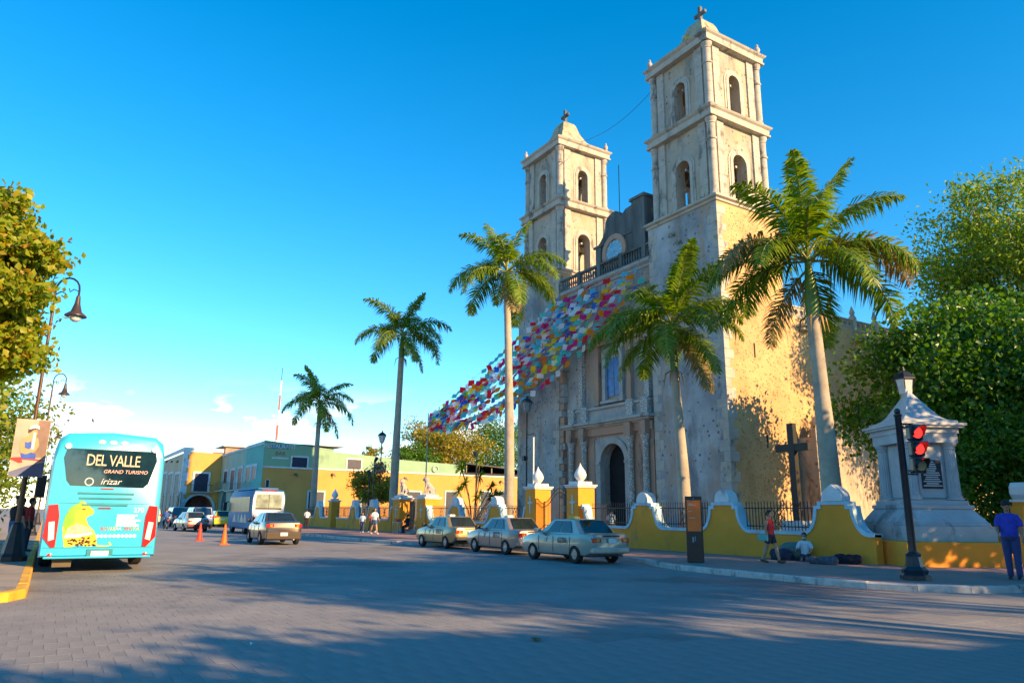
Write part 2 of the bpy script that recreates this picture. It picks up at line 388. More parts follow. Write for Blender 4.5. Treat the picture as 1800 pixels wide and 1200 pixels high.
# dry leaves lying on the road
lm = mat('dry_leaf', (0.22,0.09,0.03), 0.8, 0.3, 20)
for k, (px, py, s) in enumerate([(942,1125,.13),(442,1133,.04)]):
    p = gnd(px, py); mb = MB()
    mb.add([(-s,-.2*s,.0),(-.2*s,-.6*s,.03),(s,0,.012),(-.1*s,.6*s,.035),(0,0,.005)], [(0,1,4),(1,2,4),(2,3,4),(3,0,4)])
    o = mb.build('fallen_leaf', lm if k == 0 else white_m); o.location = (p.x, p.y, .004); o.rotation_euler = (0,0,R(140))
    tag(o, 'curled brown dry leaf lying alone on the shaded road' if k == 0 else 'tiny pale scrap of litter on the sunlit road', 'leaf' if k == 0 else 'litter')
# ------------------------------------------------------------------ church
stone_front = rubble_mat('weathered_lime_front', (0.43,0.455,0.47), (0.25,0.27,0.285), (0.22,0.215,0.21), 3.2, 0.40, 0.7, stain=(0.17,0.18,0.19), stain2=(0.40,0.28,0.19))
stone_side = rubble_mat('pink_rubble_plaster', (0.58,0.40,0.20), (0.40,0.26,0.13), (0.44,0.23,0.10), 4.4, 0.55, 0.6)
stone_up = rubble_mat('cream_tower_plaster', (0.47,0.42,0.34), (0.34,0.31,0.255), (0.26,0.22,0.16), 3.0, 0.42, 0.7, stain=(0.17,0.17,0.155), stain2=(0.44,0.31,0.18))
ashlar = mat('pale_ashlar', (0.47,0.44,0.38), 0.9, 0.1, 1.6, 0.35, 12, col2=(0.36,0.335,0.29), dirt=((0.15,0.145,0.13),0.48,0.9))
dress = mat('dressed_stone_grey', (0.42,0.41,0.39), 0.9, 0.12, 1.4, 0.35, 12, col2=(0.31,0.305,0.29), dirt=((0.12,0.12,0.12),0.42,0.8))
pinkst = mat('pink_portal_stone', (0.45,0.27,0.18), 0.9, 0.15, 1.2, 0.4, 10, col2=(0.36,0.25,0.19), dirt=((0.16,0.13,0.11),0.40,0.7))
black_st = mat('blackened_stone', (0.16,0.18,0.18), 0.92, 0.2, 1.0, 0.4, 10, col2=(0.05,0.06,0.062), dirt=((0.34,0.33,0.30),0.36,0.8), streak=True)
bronze = mat('bell_bronze', (0.06,0.05,0.03), 0.5, 0.2, 5, metal=0.7)
church = thing('church', 'pale stone colonial church with two square bell towers and dark arched doorway', 'church')
FY = 32.0
TX = {'r': (-34.3, -28.3), 'l': (-50.5, -44.7)}
TD = 5.7
ZB = 20.55

def arch_poly(x0, x1, z0, z1, ax0, ax1, zs, n=14):
    """wall outline with an arched notch open at the bottom"""
    c = (ax0+ax1)/2; r = (ax1-ax0)/2
    pts = [(x0,z0),(x0,z1),(x1,z1),(x1,z0),(ax1,z0),(ax1,zs)]
    for k in range(1, n): a = PI*k/n; pts.append((c + r*math.cos(a), zs + r*math.sin(a)))
    return pts + [(ax0,zs),(ax0,z0)]
def arch_band(c, r, w, z0, zs, n=16):
    """outer and inner edge of an architrave as one closed outline"""
    o = [(c-r-w,z0),(c-r-w,zs)] + [(c-(r+w)*math.cos(PI*k/n), zs+(r+w)*math.sin(PI*k/n)) for k in range(1,n)] + [(c+r+w,zs),(c+r+w,z0)]
    i = [(c+r,z0),(c+r,zs)] + [(c+r*math.cos(PI*k/n), zs+r*math.sin(PI*k/n)) for k in range(1,n)] + [(c-r,zs),(c-r,z0)]
    return o + i
def moulding(mb, x0, x1, y0, y1, prof):
    """ring of mouldings round a box; prof = [(outset, z)]"""
    rings = [[(x0-o,y0-o,z),(x1+o,y0-o,z),(x1+o,y1+o,z),(x0-o,y1+o,z)] for o, z in prof]
    mb.loft(rings)
col_prof = [(.36,0),(.36,.12),(.30,.16),(.33,.26),(.27,.34)]
def column_mesh(h):
    p = list(col_prof); zz = .34
    k = 0
    while zz < h - 1.9:
        p += [(.27, zz+.70), (.255, zz+.715), (.27, zz+.73)]; zz += .73; k += 1
    zb = h - 1.55
    p += [(.27,zb),(.33,zb+.04),(.33,zb+.16),(.27,zb+.2),(.265,h-.42),(.31,h-.38),(.27,h-.30),(.36,h-.12),(.38,h)]
    return MB().lathe(p, (0,0,0), 14).mesh('column', ashlar, 40)
C1, C2 = column_mesh(5.45), column_mesh(4.65)
bell_me = MB().lathe([(.03,.55),(.16,.52),(.22,.40),(.25,.15),(.36,-.12),(.40,-.16),(.36,-.16),(.05,-.10)], (0,0,0), 14).mesh('bell', bronze, 50)
def block_strip(mb, x0, x1, y0, y1, z0, z1, h=.55):
    zz = z0
    while zz < z1 - .05:
        z2 = min(z1, zz + h*rnd.uniform(.85, 1.15)); j = rnd.uniform(0, .012)
        mb.box(x0-j, x1+j, y0-j, y1+j, zz+.006, z2-.006); zz = z2

def tower(key, name_lbl):
    x0, x1 = TX[key]; y0, y1 = FY, FY+TD
    b = MB(); b.box(x0, x1, y0, y1, 0.1, ZB-.25)
    t = b.build('tower', [stone_front, stone_side], church, label=name_lbl)
    me = t.data
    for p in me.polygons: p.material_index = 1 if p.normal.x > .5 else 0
    cx, cy = (x0+x1)/2, (y0+y1)/2
    # quoins at the two visible corners, every block a stone of its own
    for (qx, sx) in ((x1, -1), (x0, 1)):
        zz = .15; k = 0
        while zz < ZB - .7:
            h = rnd.uniform(.48, .66); lw, ld = (.75, .42) if k % 2 else (.42, .75)
            xa, xb = (qx + .02, qx - lw) if sx < 0 else (qx - .02, qx + lw)
            MB().box(min(xa,xb), max(xa,xb), y0-.02, y0+ld, zz+.01, zz+h-.01).build('quoin', ashlar if rnd.random() < .7 else dress, t, bevel=.015)
            zz += h; k += 1
    # string course under the belfry
    mb = MB(); moulding(mb, x0, x1, y0, y1, [(0,ZB-.35),(.10,ZB-.30),(.12,ZB-.18),(.28,ZB-.10),(.30,ZB),(.24,ZB+.06),(-.2,ZB+.10)])
    mb.build('cornice', ashlar, t)
    zst = ZB + .1
    for st, (h, ins, aw, zs, cm) in enumerate(((5.45, .45, .62, 2.9, C1), (4.65, .50, .50, 2.55, C2))):
        X0, X1, Y0, Y1 = x0+ins, x1-ins, y0+ins, y1-ins
        cX, cY = (X0+X1)/2, (Y0+Y1)/2; th = .75; za, zb = zst, zst + h
        wb = MB()
        wb.prism(arch_poly(X0, X1, za, zb, cX-aw, cX+aw, za+zs), 'y', Y0, Y0+th)
        wb.prism(arch_poly(X0, X1, za, zb, cX-aw, cX+aw, za+zs), 'y', Y1-th, Y1)
        wb.prism(arch_poly(Y0+th, Y1-th, za, zb, cY-aw, cY+aw, za+zs), 'x', X0+.002, X0+th)
        wb.prism(arch_poly(Y0+th, Y1-th, za, zb, cY-aw, cY+aw, za+zs), 'x', X1-th, X1-.002)
        wb.build('belfry_wall', stone_up, t)
        # architraves and flat pilasters on the four faces
        for face in range(4):
            ab = MB()
            if face in (0, 2):
                yy = (Y0-.09, Y0+.05) if face == 0 else (Y1-.05, Y1+.09)
                ab.prism(arch_band(cX, aw+.01, .24, za, za+zs), 'y', *yy)
                yo = (Y0-.045, Y0+.04) if face == 0 else (Y1-.04, Y1+.045)
                ab.prism(arch_band(cX, aw+.25, .16, za, za+zs), 'y', *yo)
                for q in (X0+.42, X1-1.02): pb = MB(); block_strip(pb, q, q+.60, *((Y0-.10, Y0) if face == 0 else (Y1, Y1+.10)), za, zb); pb.build('pilaster', ashlar, t)
            else:
                xx = (X0-.09, X0+.05) if face == 3 else (X1-.05, X1+.09)
                ab.prism(arch_band(cY, aw+.01, .24, za, za+zs), 'x', *xx)
                xo = (X0-.045, X0+.04) if face == 3 else (X1-.04, X1+.045)
                ab.prism(arch_band(cY, aw+.25, .16, za, za+zs), 'x', *xo)
                for q in (Y0+.42, Y1-1.02): pb = MB(); block_strip(pb, *((X0-.10, X0) if face == 3 else (X1, X1+.10)), q, q+.60, za, zb); pb.build('pilaster', ashlar, t)
            ab.build('architrave', ashlar, t)
        for qx in (X0+.02, X1-.02):
            for qy in (Y0+.02, Y1-.02):
                place('column', cm, t, (qx, qy, za), (0,0,rnd.uniform(0,3)))
        # bell beam and bell
        MB().box(cX-.07, cX+.07, Y0+th*.3, Y1-th*.3, za+zs+.02, za+zs+.16).box(X0+th*.3, X1-th*.3, cY-.07, cY+.07, za+zs-.13, za+zs+.018).build('beam', ashlar, t)
        if st == 0:
            for (bx, by) in ((cX, Y0+.75), (X1-.75, cY)):
                place('bell', bell_me, t, (bx, by, za+zs-.68))
        MB().box(X0+.3, X1-.3, Y0+.3, Y1-.3, zb-.5, zb-.02).build('belfry_ceiling', stone_up, t)
        mb = MB(); o = .42
        moulding(mb, X0, X1, Y0, Y1, [(.06,zb),(.42,zb+.04),(.44,zb+.16),(.36,zb+.22),(.38,zb+.50),(.50,zb+.60),(.56,zb+.70),(.50,zb+.76),(.1,zb+.80)])
        mb.build('cornice', ashlar, t)
        zst = zb + .8
    # low stepped roof, cross and corner finials
    rb = MB(); w_ = (x1-x0)/2 - .35
    rings = []
    for q, zz in ((1.0,0),(.96,.30),(.74,.55),(.52,1.15),(.36,2.0),(.27,2.8),(.22,3.05)):
        rings.append([(cx-w_*q,cy-w_*q,zst+zz),(cx+w_*q,cy-w_*q,zst+zz),(cx+w_*q,cy+w_*q,zst+zz),(cx-w_*q,cy+w_*q,zst+zz)])
    rb.loft(rings); rb.build('roof', mat('mossy_roof_stone', (0.42,0.38,0.27), 0.95, 0.2, 1.5, 0.5, 9, col2=(0.24,0.24,0.16), dirt=((0.08,0.10,0.03),0.4,0.9)), t)
    cb = MB(); z0 = zst + 3.0
    cb.box(cx-.12,cx+.12,cy-.12,cy+.12,z0,z0+1.55); cb.box(cx-.52,cx+.52,cy-.11,cy+.11,z0+.85,z0+1.08)
    cb.build('cross', black_st, t, bevel=.02)
    for (fx, fy) in ((x0+.35,y0+.35),(x1-.35,y0+.35),(x0+.35,y1-.35),(x1-.35,y1-.35)):
        if (fx, fy) == (x1-.35, y0+.35): continue
        MB().lathe([(.20,0),(.20,.15),(.12,.22),(.20,.45),(.16,.60),(.08,.68),(.11,.80),(.02,.92)], (fx,fy,zst-.03), 10).build('finial', dress, t, smooth=45)
    return t
cab_ = thing('overhead_cable', 'thin cable hanging between the two bell towers', 'cable'); MB().tube([(-45.2+(-34.1+45.2)*k/14, 34.6, 32.6+1.0*k/14-2.2*4*(k/14)*(1-k/14)*.5) for k in range(15)], .018, 5).build('cable', iron, cab_)
tower('r', 'bell tower beside the sunlit side wall, facing the monument')
tower('l', 'bell tower at the far side of the facade by the green building')

# centre of the front between the towers
cx0, cx1 = TX['l'][1], TX['r'][0]
CY = FY + 0.42
DX0, DX1, DZ = -39.85, -37.3, 5.0
ccx = (cx0+cx1)/2
dc, dr = (DX0+DX1)/2, (DX1-DX0)/2
fb = MB(); fb.prism(arch_poly(cx0, cx1, .1, 18.3, DX0, DX1, DZ), 'y', CY, CY+1.3)
front = fb.build('front_wall', stone_front, church)
MB().box(DX0-.001, DX1+.001, CY+.42, CY+.5, .1, 6.3).build('doorway_shade_panel', dark, church)  # dark panel across the opening, standing in for the unlit interior
# roof slab and nave
nb = MB(); nb.box(cx0-5.5, TX['r'][1]-.22, FY+TD+.001, 62, .1, 14.0); nb.box(cx0, cx1, CY+1.31, FY+TD, 8, 17.9)
nave = nb.build('nave', [stone_side], church)
# cornice below the balustrade
mb = MB(); prof = [(0,17.95),(.10,18.0),(.12,18.15),(.32,18.28),(.36,18.42),(.30,18.50)]
for (o, z_), (o2, z2) in zip(prof[:-1], prof[1:]):
    mb.add([(cx0,CY-o,z_),(cx1,CY-o,z_),(cx1,CY-o2,z2),(cx0,CY-o2,z2)], [(0,1,2,3)])
mb.box(cx0,cx1,CY-.30,CY+1.2,18.5,18.52); mb.build('cornice', dress, church)
mb = MB(); mb.box(cx0+.002,cx1-.002,CY-.07,CY-.002,16.9,17.05); mb.build('string_course', pinkst, church)
# balustrade with turned balusters
bal = MB().lathe([(.06,0),(.06,.06),(.045,.10),(.085,.30),(.075,.40),(.04,.62),(.06,.70),(.06,.78)], (0,0,0), 8).mesh('baluster', black_st, 50)
rb = MB(); rb.box(cx0,cx1,CY-.28,CY-.02,18.521,18.62); rb.box(cx0,cx1,CY-.28,CY-.02,19.401,19.56)
bl = rb.build('balustrade', black_st, church)
k = 0; xx = cx0 + .25
while xx < cx1 - .1:
    if k % 9 == 8: MB().box(xx-.18, xx+.18, CY-.31, CY+.01, 18.622, 19.62).build('baluster_pier', black_st, bl)
    else: place('baluster', bal, bl, (xx, CY-.15, 18.621))
    xx += .27; k += 1
# clock gable behind the balustrade
gy0, gy1 = CY+.15, CY+.85
gp = [(-40.7,18.5),(-40.7,21.0),(-40.5,21.2),(-40.2,21.35),(-39.75,21.8),(-39.55,22.3),(-39.5,22.75),(-39.25,23.1),(-38.75,23.3),(-38.3,23.28),(-37.9,23.0),(-37.75,22.7),(-37.2,23.05),(-36.6,23.1),(-36.3,23.0),(-36.3,18.5)]
clock_gable = MB().prism(gp, 'y', gy0, gy1).build('clock_gable', black_st, church)
MB().box(-36.3,-35.0,gy0-.25,gy1+.5,18.5,23.2).box(-34.98,-34.4,gy0+.6,gy1+1.2,18.5,22.0).box(-36.45,-34.9,gy0-.35,gy1+.6,23.2,23.4).build('gable_pier', black_st, clock_gable)
MB().box(-40.85,-36.2,gy0-.12,gy0+.01,21.0,21.16).box(-40.85,-36.2,gy0-.10,gy0+.01,19.15,19.3).build('ledge', black_st, clock_gable)
for q in (-40.5, -37.0): MB().box(q,q+.5,gy0-.07,gy0,19.31,20.99).build('gable_pilaster', black_st, clock_gable)
ck = MB(); 
def disc(mb, c, r0, r1, ya, yb, n=32):
    o = [(c[0]+r1*math.cos(2*PI*k/n), c[1]+r1*math.sin(2*PI*k/n)) for k in range(n)]
    if r0 > 0:
        i = [(c[0]+r0*math.cos(2*PI*k/n), c[1]+r0*math.sin(2*PI*k/n)) for k in range(n)]
        v = [(*[p[0]], y, p[1]) for y in (ya, yb) for p in o] + [(p[0], y, p[1]) for y in (ya, yb) for p in i]
        f = []
        for k in range(n):
            j = (k+1) % n
            f += [(k,j,2*n+j,2*n+k), (n+k,n+j,3*n+j,3*n+k), (k,j,n+j,n+k), (2*n+k,2*n+j,3*n+j,3*n+k)]
        mb.add(v, f)
    else: mb.prism(o, 'y', ya, yb)
clk = (-38.45, 20.15)
disc(ck, clk, .92, 1.32, gy0-.16, gy0+.02); ck.build('clock_surround', pinkst, clock_gable)
ck = MB(); disc(ck, clk, 0, .93, gy0-.08, gy0+.01); face = ck.build('clock_face', mat('clock_blue', (0.16,0.40,0.55), 0.5, 0.1, 2), clock_gable)
hb = MB()
for k in range(12):
    a = 2*PI*k/12; hb.xf = Matrix.Translation((clk[0]+.76*math.sin(a), gy0-.09, clk[1]+.76*math.cos(a))) @ Matrix.Rotation(a, 4, 'Y'); hb.box(-.025,.025,-.008,.008,-.1,.1)
for a, L in ((2.2,.55),(5.4,.75)):
    hb.xf = Matrix.Translation((clk[0], gy0-.10, clk[1])) @ Matrix.Rotation(a, 4, 'Y'); hb.box(-.02,.02,-.008,.008,-.08,L)
hb.xf = None; hb.build('clock_hands', trim_m, clock_gable)
MB().tube([(-38.2,gy0+.3,23.2),(-38.2,gy0+.3,27.0)], .03, 6).build('lightning_rod', iron, clock_gable)

# portal: four carved columns, entablature, attic, upper window
PY = CY
portal = MB().prism([(-43.7,.15),(-43.7,6.9),(-34.5,6.9),(-34.5,.15),(-36.6,.15),(-36.6,6.8),(-40.55,6.8),(-40.55,.15)],'y',PY-.35,PY-.002).build('portal', pinkst, church, label='pinkish carved stone portal framing the dark doorway')
MB().prism(arch_poly(-40.549, -36.601, .15, 6.799, DX0-.02, DX1+.02, DZ), 'y', PY-.30, PY-.003).build('door_surround', dress, portal)
MB().prism(arch_band(dc, dr+.01, .42, .16, DZ), 'y', PY-.42, PY-.28).build('architrave', dress, portal)
for q in (DX0-.47, DX1+.03): MB().box(q,q+.44,PY-.50,PY-.27,DZ-.10,DZ+.12).build('impost', dress, portal)
carve = bpy.data.materials.new('carved_relief'); carve.use_nodes = True
def _carve():
    t = carve.node_tree; p = t.nodes['Principled BSDF']; n = t.nodes.new; l = t.links.new; p.inputs['Roughness'].default_value = .9
    c = n('ShaderNodeTexCoord'); v = n('ShaderNodeTexVoronoi'); v.feature = 'DISTANCE_TO_EDGE'; v.inputs['Scale'].default_value = 5.0; l(c.outputs['Object'], v.inputs['Vector'])
    r = n('ShaderNodeValToRGB'); r.color_ramp.elements[0].position = .03; r.color_ramp.elements[1].position = .16
    r.color_ramp.elements[0].color = (.24,.24,.23,1); r.color_ramp.elements[1].color = (.52,.51,.48,1); l(v.outputs[0], r.inputs[0]); l(r.outputs[0], p.inputs['Base Color'])
    bb = n('ShaderNodeBump'); bb.inputs['Strength'].default_value = .8; bb.inputs['Distance'].default_value = .05; l(v.outputs[0], bb.inputs['Height']); l(bb.outputs[0], p.inputs['Normal'])
_carve()
cprof = [(.30,0),(.30,.25),(.24,.30),(.27,.42),(.21,.50),(.205,5.3),(.25,5.36),(.21,5.44),(.21,5.7),(.30,5.85),(.32,6.05)]
cme = MB().lathe(cprof, (0,0,0), 16).mesh('carved_column', carve, 40)
for q in (-42.96,-41.45,-36.5,-35.05):
    place('carved_column', cme, portal, (q, PY-.55, .55))
    MB().box(q-.36,q+.36,PY-.92,PY-.351,.15,.549).build('column_plinth', dress, portal)
    MB().box(q-.30,q+.30,PY-.86,PY-.36,6.602,7.5).build('entablature_block', pinkst, portal)
mb = MB(); mb.box(-43.6,-34.45,PY-.50,PY-.004,6.901,7.45); mb.build('frieze', pinkst, portal)
mb = MB()
for (o, a, c_) in ((.62,7.451,7.56),(.80,7.561,7.70),(.98,7.701,7.86),(.86,7.861,7.92)): mb.box(-43.85+.98-o,-34.25-.98+o,PY-o,PY-.005,a,c_)
mb.build('cornice', dress, portal)
mb = MB(); mb.box(-43.3,-34.7,PY-.34,PY-.006,7.921,8.75); mb.box(-43.4,-34.6,PY-.50,PY-.006,8.751,8.92); mb.build('attic', dress, portal)
for q in (-42.96,-41.45,-36.5,-35.05): MB().box(q-.33,q+.33,PY-.62,PY-.341,7.922,9.05).build('attic_pedestal', carve, portal)
# choir window above
wx0, wx1 = -39.35, -37.85
win = MB().box(wx0,wx1,PY-.10,PY-.004,9.6,12.3).build('window', mat('window_blue', (0.05,0.16,0.42), 0.25, 0.3, 1.5), church)
mb = MB()
for q in (wx0-.34, wx1+.004): mb.box(q,q+.336,PY-.28,PY-.003,9.3,12.6)
mb.box(wx0-.34,wx1+.34,PY-.30,PY-.003,12.601,12.95); mb.box(wx0-.45,wx1+.45,PY-.38,PY-.003,9.1,9.299)
mb.build('frame', dress, win); MB().box(-38.63,-38.57,PY-.13,PY-.09,9.6,12.3).box(wx0,wx1,PY-.13,PY-.09,10.9,10.96).build('glazing_bar', mat('blue_bar', (0.12,0.25,0.42),.6), win)
for q in (-42.4, -40.5, -37.05, -35.3): MB().box(q,q+.42,PY-.30,PY-.002,9.06,13.3).build('upper_pilaster', carve if q in (-42.4,-35.3) else pinkst, church)
mb = MB()
for (o, a, c_) in ((.40,13.301,13.6),(.55,13.601,13.8),(.72,13.801,14.02)): mb.box(-42.7,-34.75,PY-o,PY-.005,a,c_)
mb.build('upper_cornice', pinkst, church)
# rough broken stone strip where the left tower meets the centre
for k in range(34):
    zz = .2 + k*.5; MB().box(cx0-.03-rnd.uniform(0,.25), cx0+.35+rnd.uniform(0,.3), FY-.0+.10-rnd.uniform(0,.14), CY-.002, zz+.01, zz+.49).build('toothing_stone', pinkst if rnd.random()<.4 else dress, church, bevel=.02)

# side wall: buttress-like block, wall, pierced parapet, finials, embedded stones
SX = TX['r'][1]
par = MB(); 
def oculus_panel(mb, y0, y1, z0, z1, x0, x1, r):
    n = 12; cy_, cz_ = (y0+y1)/2, (z0+z1)/2
    sq = []
    for k in range(n):
        a = 2*PI*(k+.5)/n; ca, sa = math.cos(a), math.sin(a); s_ = 1/max(abs(ca)/((y1-y0)/2), abs(sa)/((z1-z0)/2)); sq.append((cy_+ca*s_, cz_+sa*s_))
    ci = [(cy_+r*math.cos(2*PI*(k+.5)/n), cz_+r*math.sin(2*PI*(k+.5)/n)) for k in range(n)]
    v = [(x, *p) for x in (x0, x1) for p in sq] + [(x, *p) for x in (x0, x1) for p in ci]; f = []
    for k in range(n):
        j = (k+1) % n; f += [(k,j,2*n+j,2*n+k),(n+k,n+j,3*n+j,3*n+k),(2*n+k,2*n+j,3*n+j,3*n+k),(k,j,n+j,n+k)]
    mb.add(v, f)
yy = FY+TD+.1; k = 0
pm_ = MB(); oculus_panel(pm_, -.27, .27, 0, .58, -.1, .1, .17); pme_ = pm_.mesh('parapet_panel', stone_up)
while yy < 60:
    if k % 5 == 4:
        MB().box(SX-.52,SX-.18,yy,yy+.42,14.001,14.95).build('parapet_pier', ashlar, nave)
        MB().lathe([(.20,0),(.20,.10),(.12,.16),(.19,.34),(.14,.5),(.03,.8)], (SX-.35,yy+.21,14.95), 10).build('finial', ashlar, nave, smooth=45)
        yy += .42
    else: place('parapet_panel', pme_, nave, (SX-.35, yy+.27, 14.08)); yy += .54
    k += 1
MB().box(SX-.45,SX-.25,FY+TD+.1,60,14.001,14.08).box(SX-.5,SX-.2,FY+TD+.1,60,14.662,14.75).build('parapet_rail', ashlar, nave)
for q in (39.6, 45.4): MB().box(SX-.3,SX+.35,q-.55,q+.55,13.35,13.5).box(SX-.25,SX+.15,q-.4,q+.4,13.15,13.349).build('water_spout', ashlar, nave)
# second buttress and the battlemented annex
MB().box(SX-.22+.001,SX+.9,49.0,51.5,.1,12.5).build('buttress', stone_side, church)
an = MB(); pts = [(38.0,.1),(38.0,6.6)]
for q in range(9):
    y_ = 38.0 + q*.95
    pts += [(y_,6.6),(y_+.1,7.0),(y_+.25,7.35),(y_+.42,7.45),(y_+.58,7.35),(y_+.73,7.0),(y_+.83,6.6)]
pts += [(46.6,6.6),(46.6,.1)]
an.prism(pts, 'x', SX+.9, SX+1.25); an.box(SX-.2,SX+.899,38.1,46.5,.1,6.2)
an.build('annex_wall', rubble_mat('stained_annex', (0.50,0.40,0.30),(0.30,0.26,0.21),(0.20,0.14,0.09),2.5,.5,.5, stain=(0.04,0.045,0.04)), church, label='low battlemented annex streaked with black mould')
# stones that stand out of the side wall plaster
st_ = MB()
def chip(mb, x, y, z, r):
    n = 6; a0 = rnd.uniform(0, 6); p = []
    for k in range(n):
        a = a0 + 2*PI*k/n; rr = r*rnd.uniform(.7,1.15); p.append((x-.01, y+rr*math.cos(a), z+rr*.8*math.sin(a)))
    q = [(x+r*.22, y+(a[1]-y)*.6, z+(a[2]-z)*.6) for a in p]
    mb.add(p+q, [tuple(range(n,2*n))] + [(i,(i+1)%n,n+(i+1)%n,n+i) for i in range(n)])
for k in range(1500):
    chip(st_, SX, rnd.uniform(FY+.9, FY+TD-.1), rnd.uniform(.4, 20.0), rnd.uniform(.04,.095))
for k in range(1500):
    chip(st_, SX-.22, rnd.uniform(FY+TD+.1, 49), rnd.uniform(.4, 13.8), rnd.uniform(.04,.095))
stuff(st_.build('wall_stones', mat('rubble_stone', (0.46,0.27,0.13), 0.95, 0.3, 0.9, 0.4, 10, col2=(0.30,0.19,0.11)), church))
for (y_, z_) in ((34.6,11.2),(35.9,15.9),(35.2,5.9)): MB().box(SX-.05,SX+.012,y_-.06,y_+.06,z_-.45,z_+.45).build('slit', dark, church)
# tufts growing from ledges
tuft = leafmat('ledge_weed', [(0.10,0.14,0.02),(0.20,0.22,0.03),(0.07,0.11,0.02)])
tb = MB()
def tuftat(mb, c, r, n):
    for k in range(n):
        d = Vector((rnd.gauss(0,1), rnd.gauss(0,1), abs(rnd.gauss(.3,.8)))).normalized(); p = Vector(c) + d*r*rnd.uniform(.2,1); e = d*.16; s_ = d.cross(Vector((.3,.5,.8))).normalized()*.05
        mb.add([p-s_, p+e*.5-s_*.2+s_*.6, p+e, p+s_], [(0,1,2,3)])
for c in ((-29.4,32.3,20.75),(-31.0,32.1,20.3),(-32.0,31.9,19.0),(-31.5,31.95,18.3),(-28.9,33.9,27.0),(-30.2,32.15,32.5),(-28.9,36.3,32.5),(-28.4,35,20.8),(-46,36.9,32.5),(-45.5,36.6,32.6)):
    tuftat(tb, c, .35, 46)
stuff(tb.build('ledge_plants', tuft, church))
# ------------------------------------------------------------------ ochre courtyard wall with railings and gates
WY, WT = 21.8, 0.36
LOW, TOP = 1.03, 2.02
def flank(x, sgn, w0=.52, w1=1.12):
    """concave run from a post top down to the low wall; sgn +1 goes to larger x"""
    pts = [(x+sgn*w0, TOP), (x+sgn*w0, TOP-.14), (x+sgn*(w0+.16), TOP-.14)]
    n = 7; a, c = w0+.16, w1
    for k in range(n+1):
        t = k/n; ang = t*PI/2
        pts.append((x+sgn*(a + (c-a+.12)*(1-math.cos(ang))*.9), LOW + (TOP-.14-LOW)*(1-math.sin(ang))))
    return pts
cap_poly = [(-.36,0),(-.36,.10),(-.33,.24),(-.24,.36),(-.10,.43),(0,.46),(.10,.43),(.24,.36),(.33,.24),(.36,.10),(.36,0)]
og_poly = [(-.36,0),(-.37,.14),(-.33,.27),(-.20,.40),(-.07,.48),(0,.54),(.07,.48),(.20,.40),(.33,.27),(.37,.14),(.36,0)]
bar_me = MB().box(-.011,.011,-.011,.011,0,.93).add([(-.03,0,.93),(0,-.012,.93),(.03,0,.93),(0,.012,.93),(0,0,1.03)], [(0,1,4),(1,2,4),(2,3,4),(3,0,4)]).mesh('bar', iron)
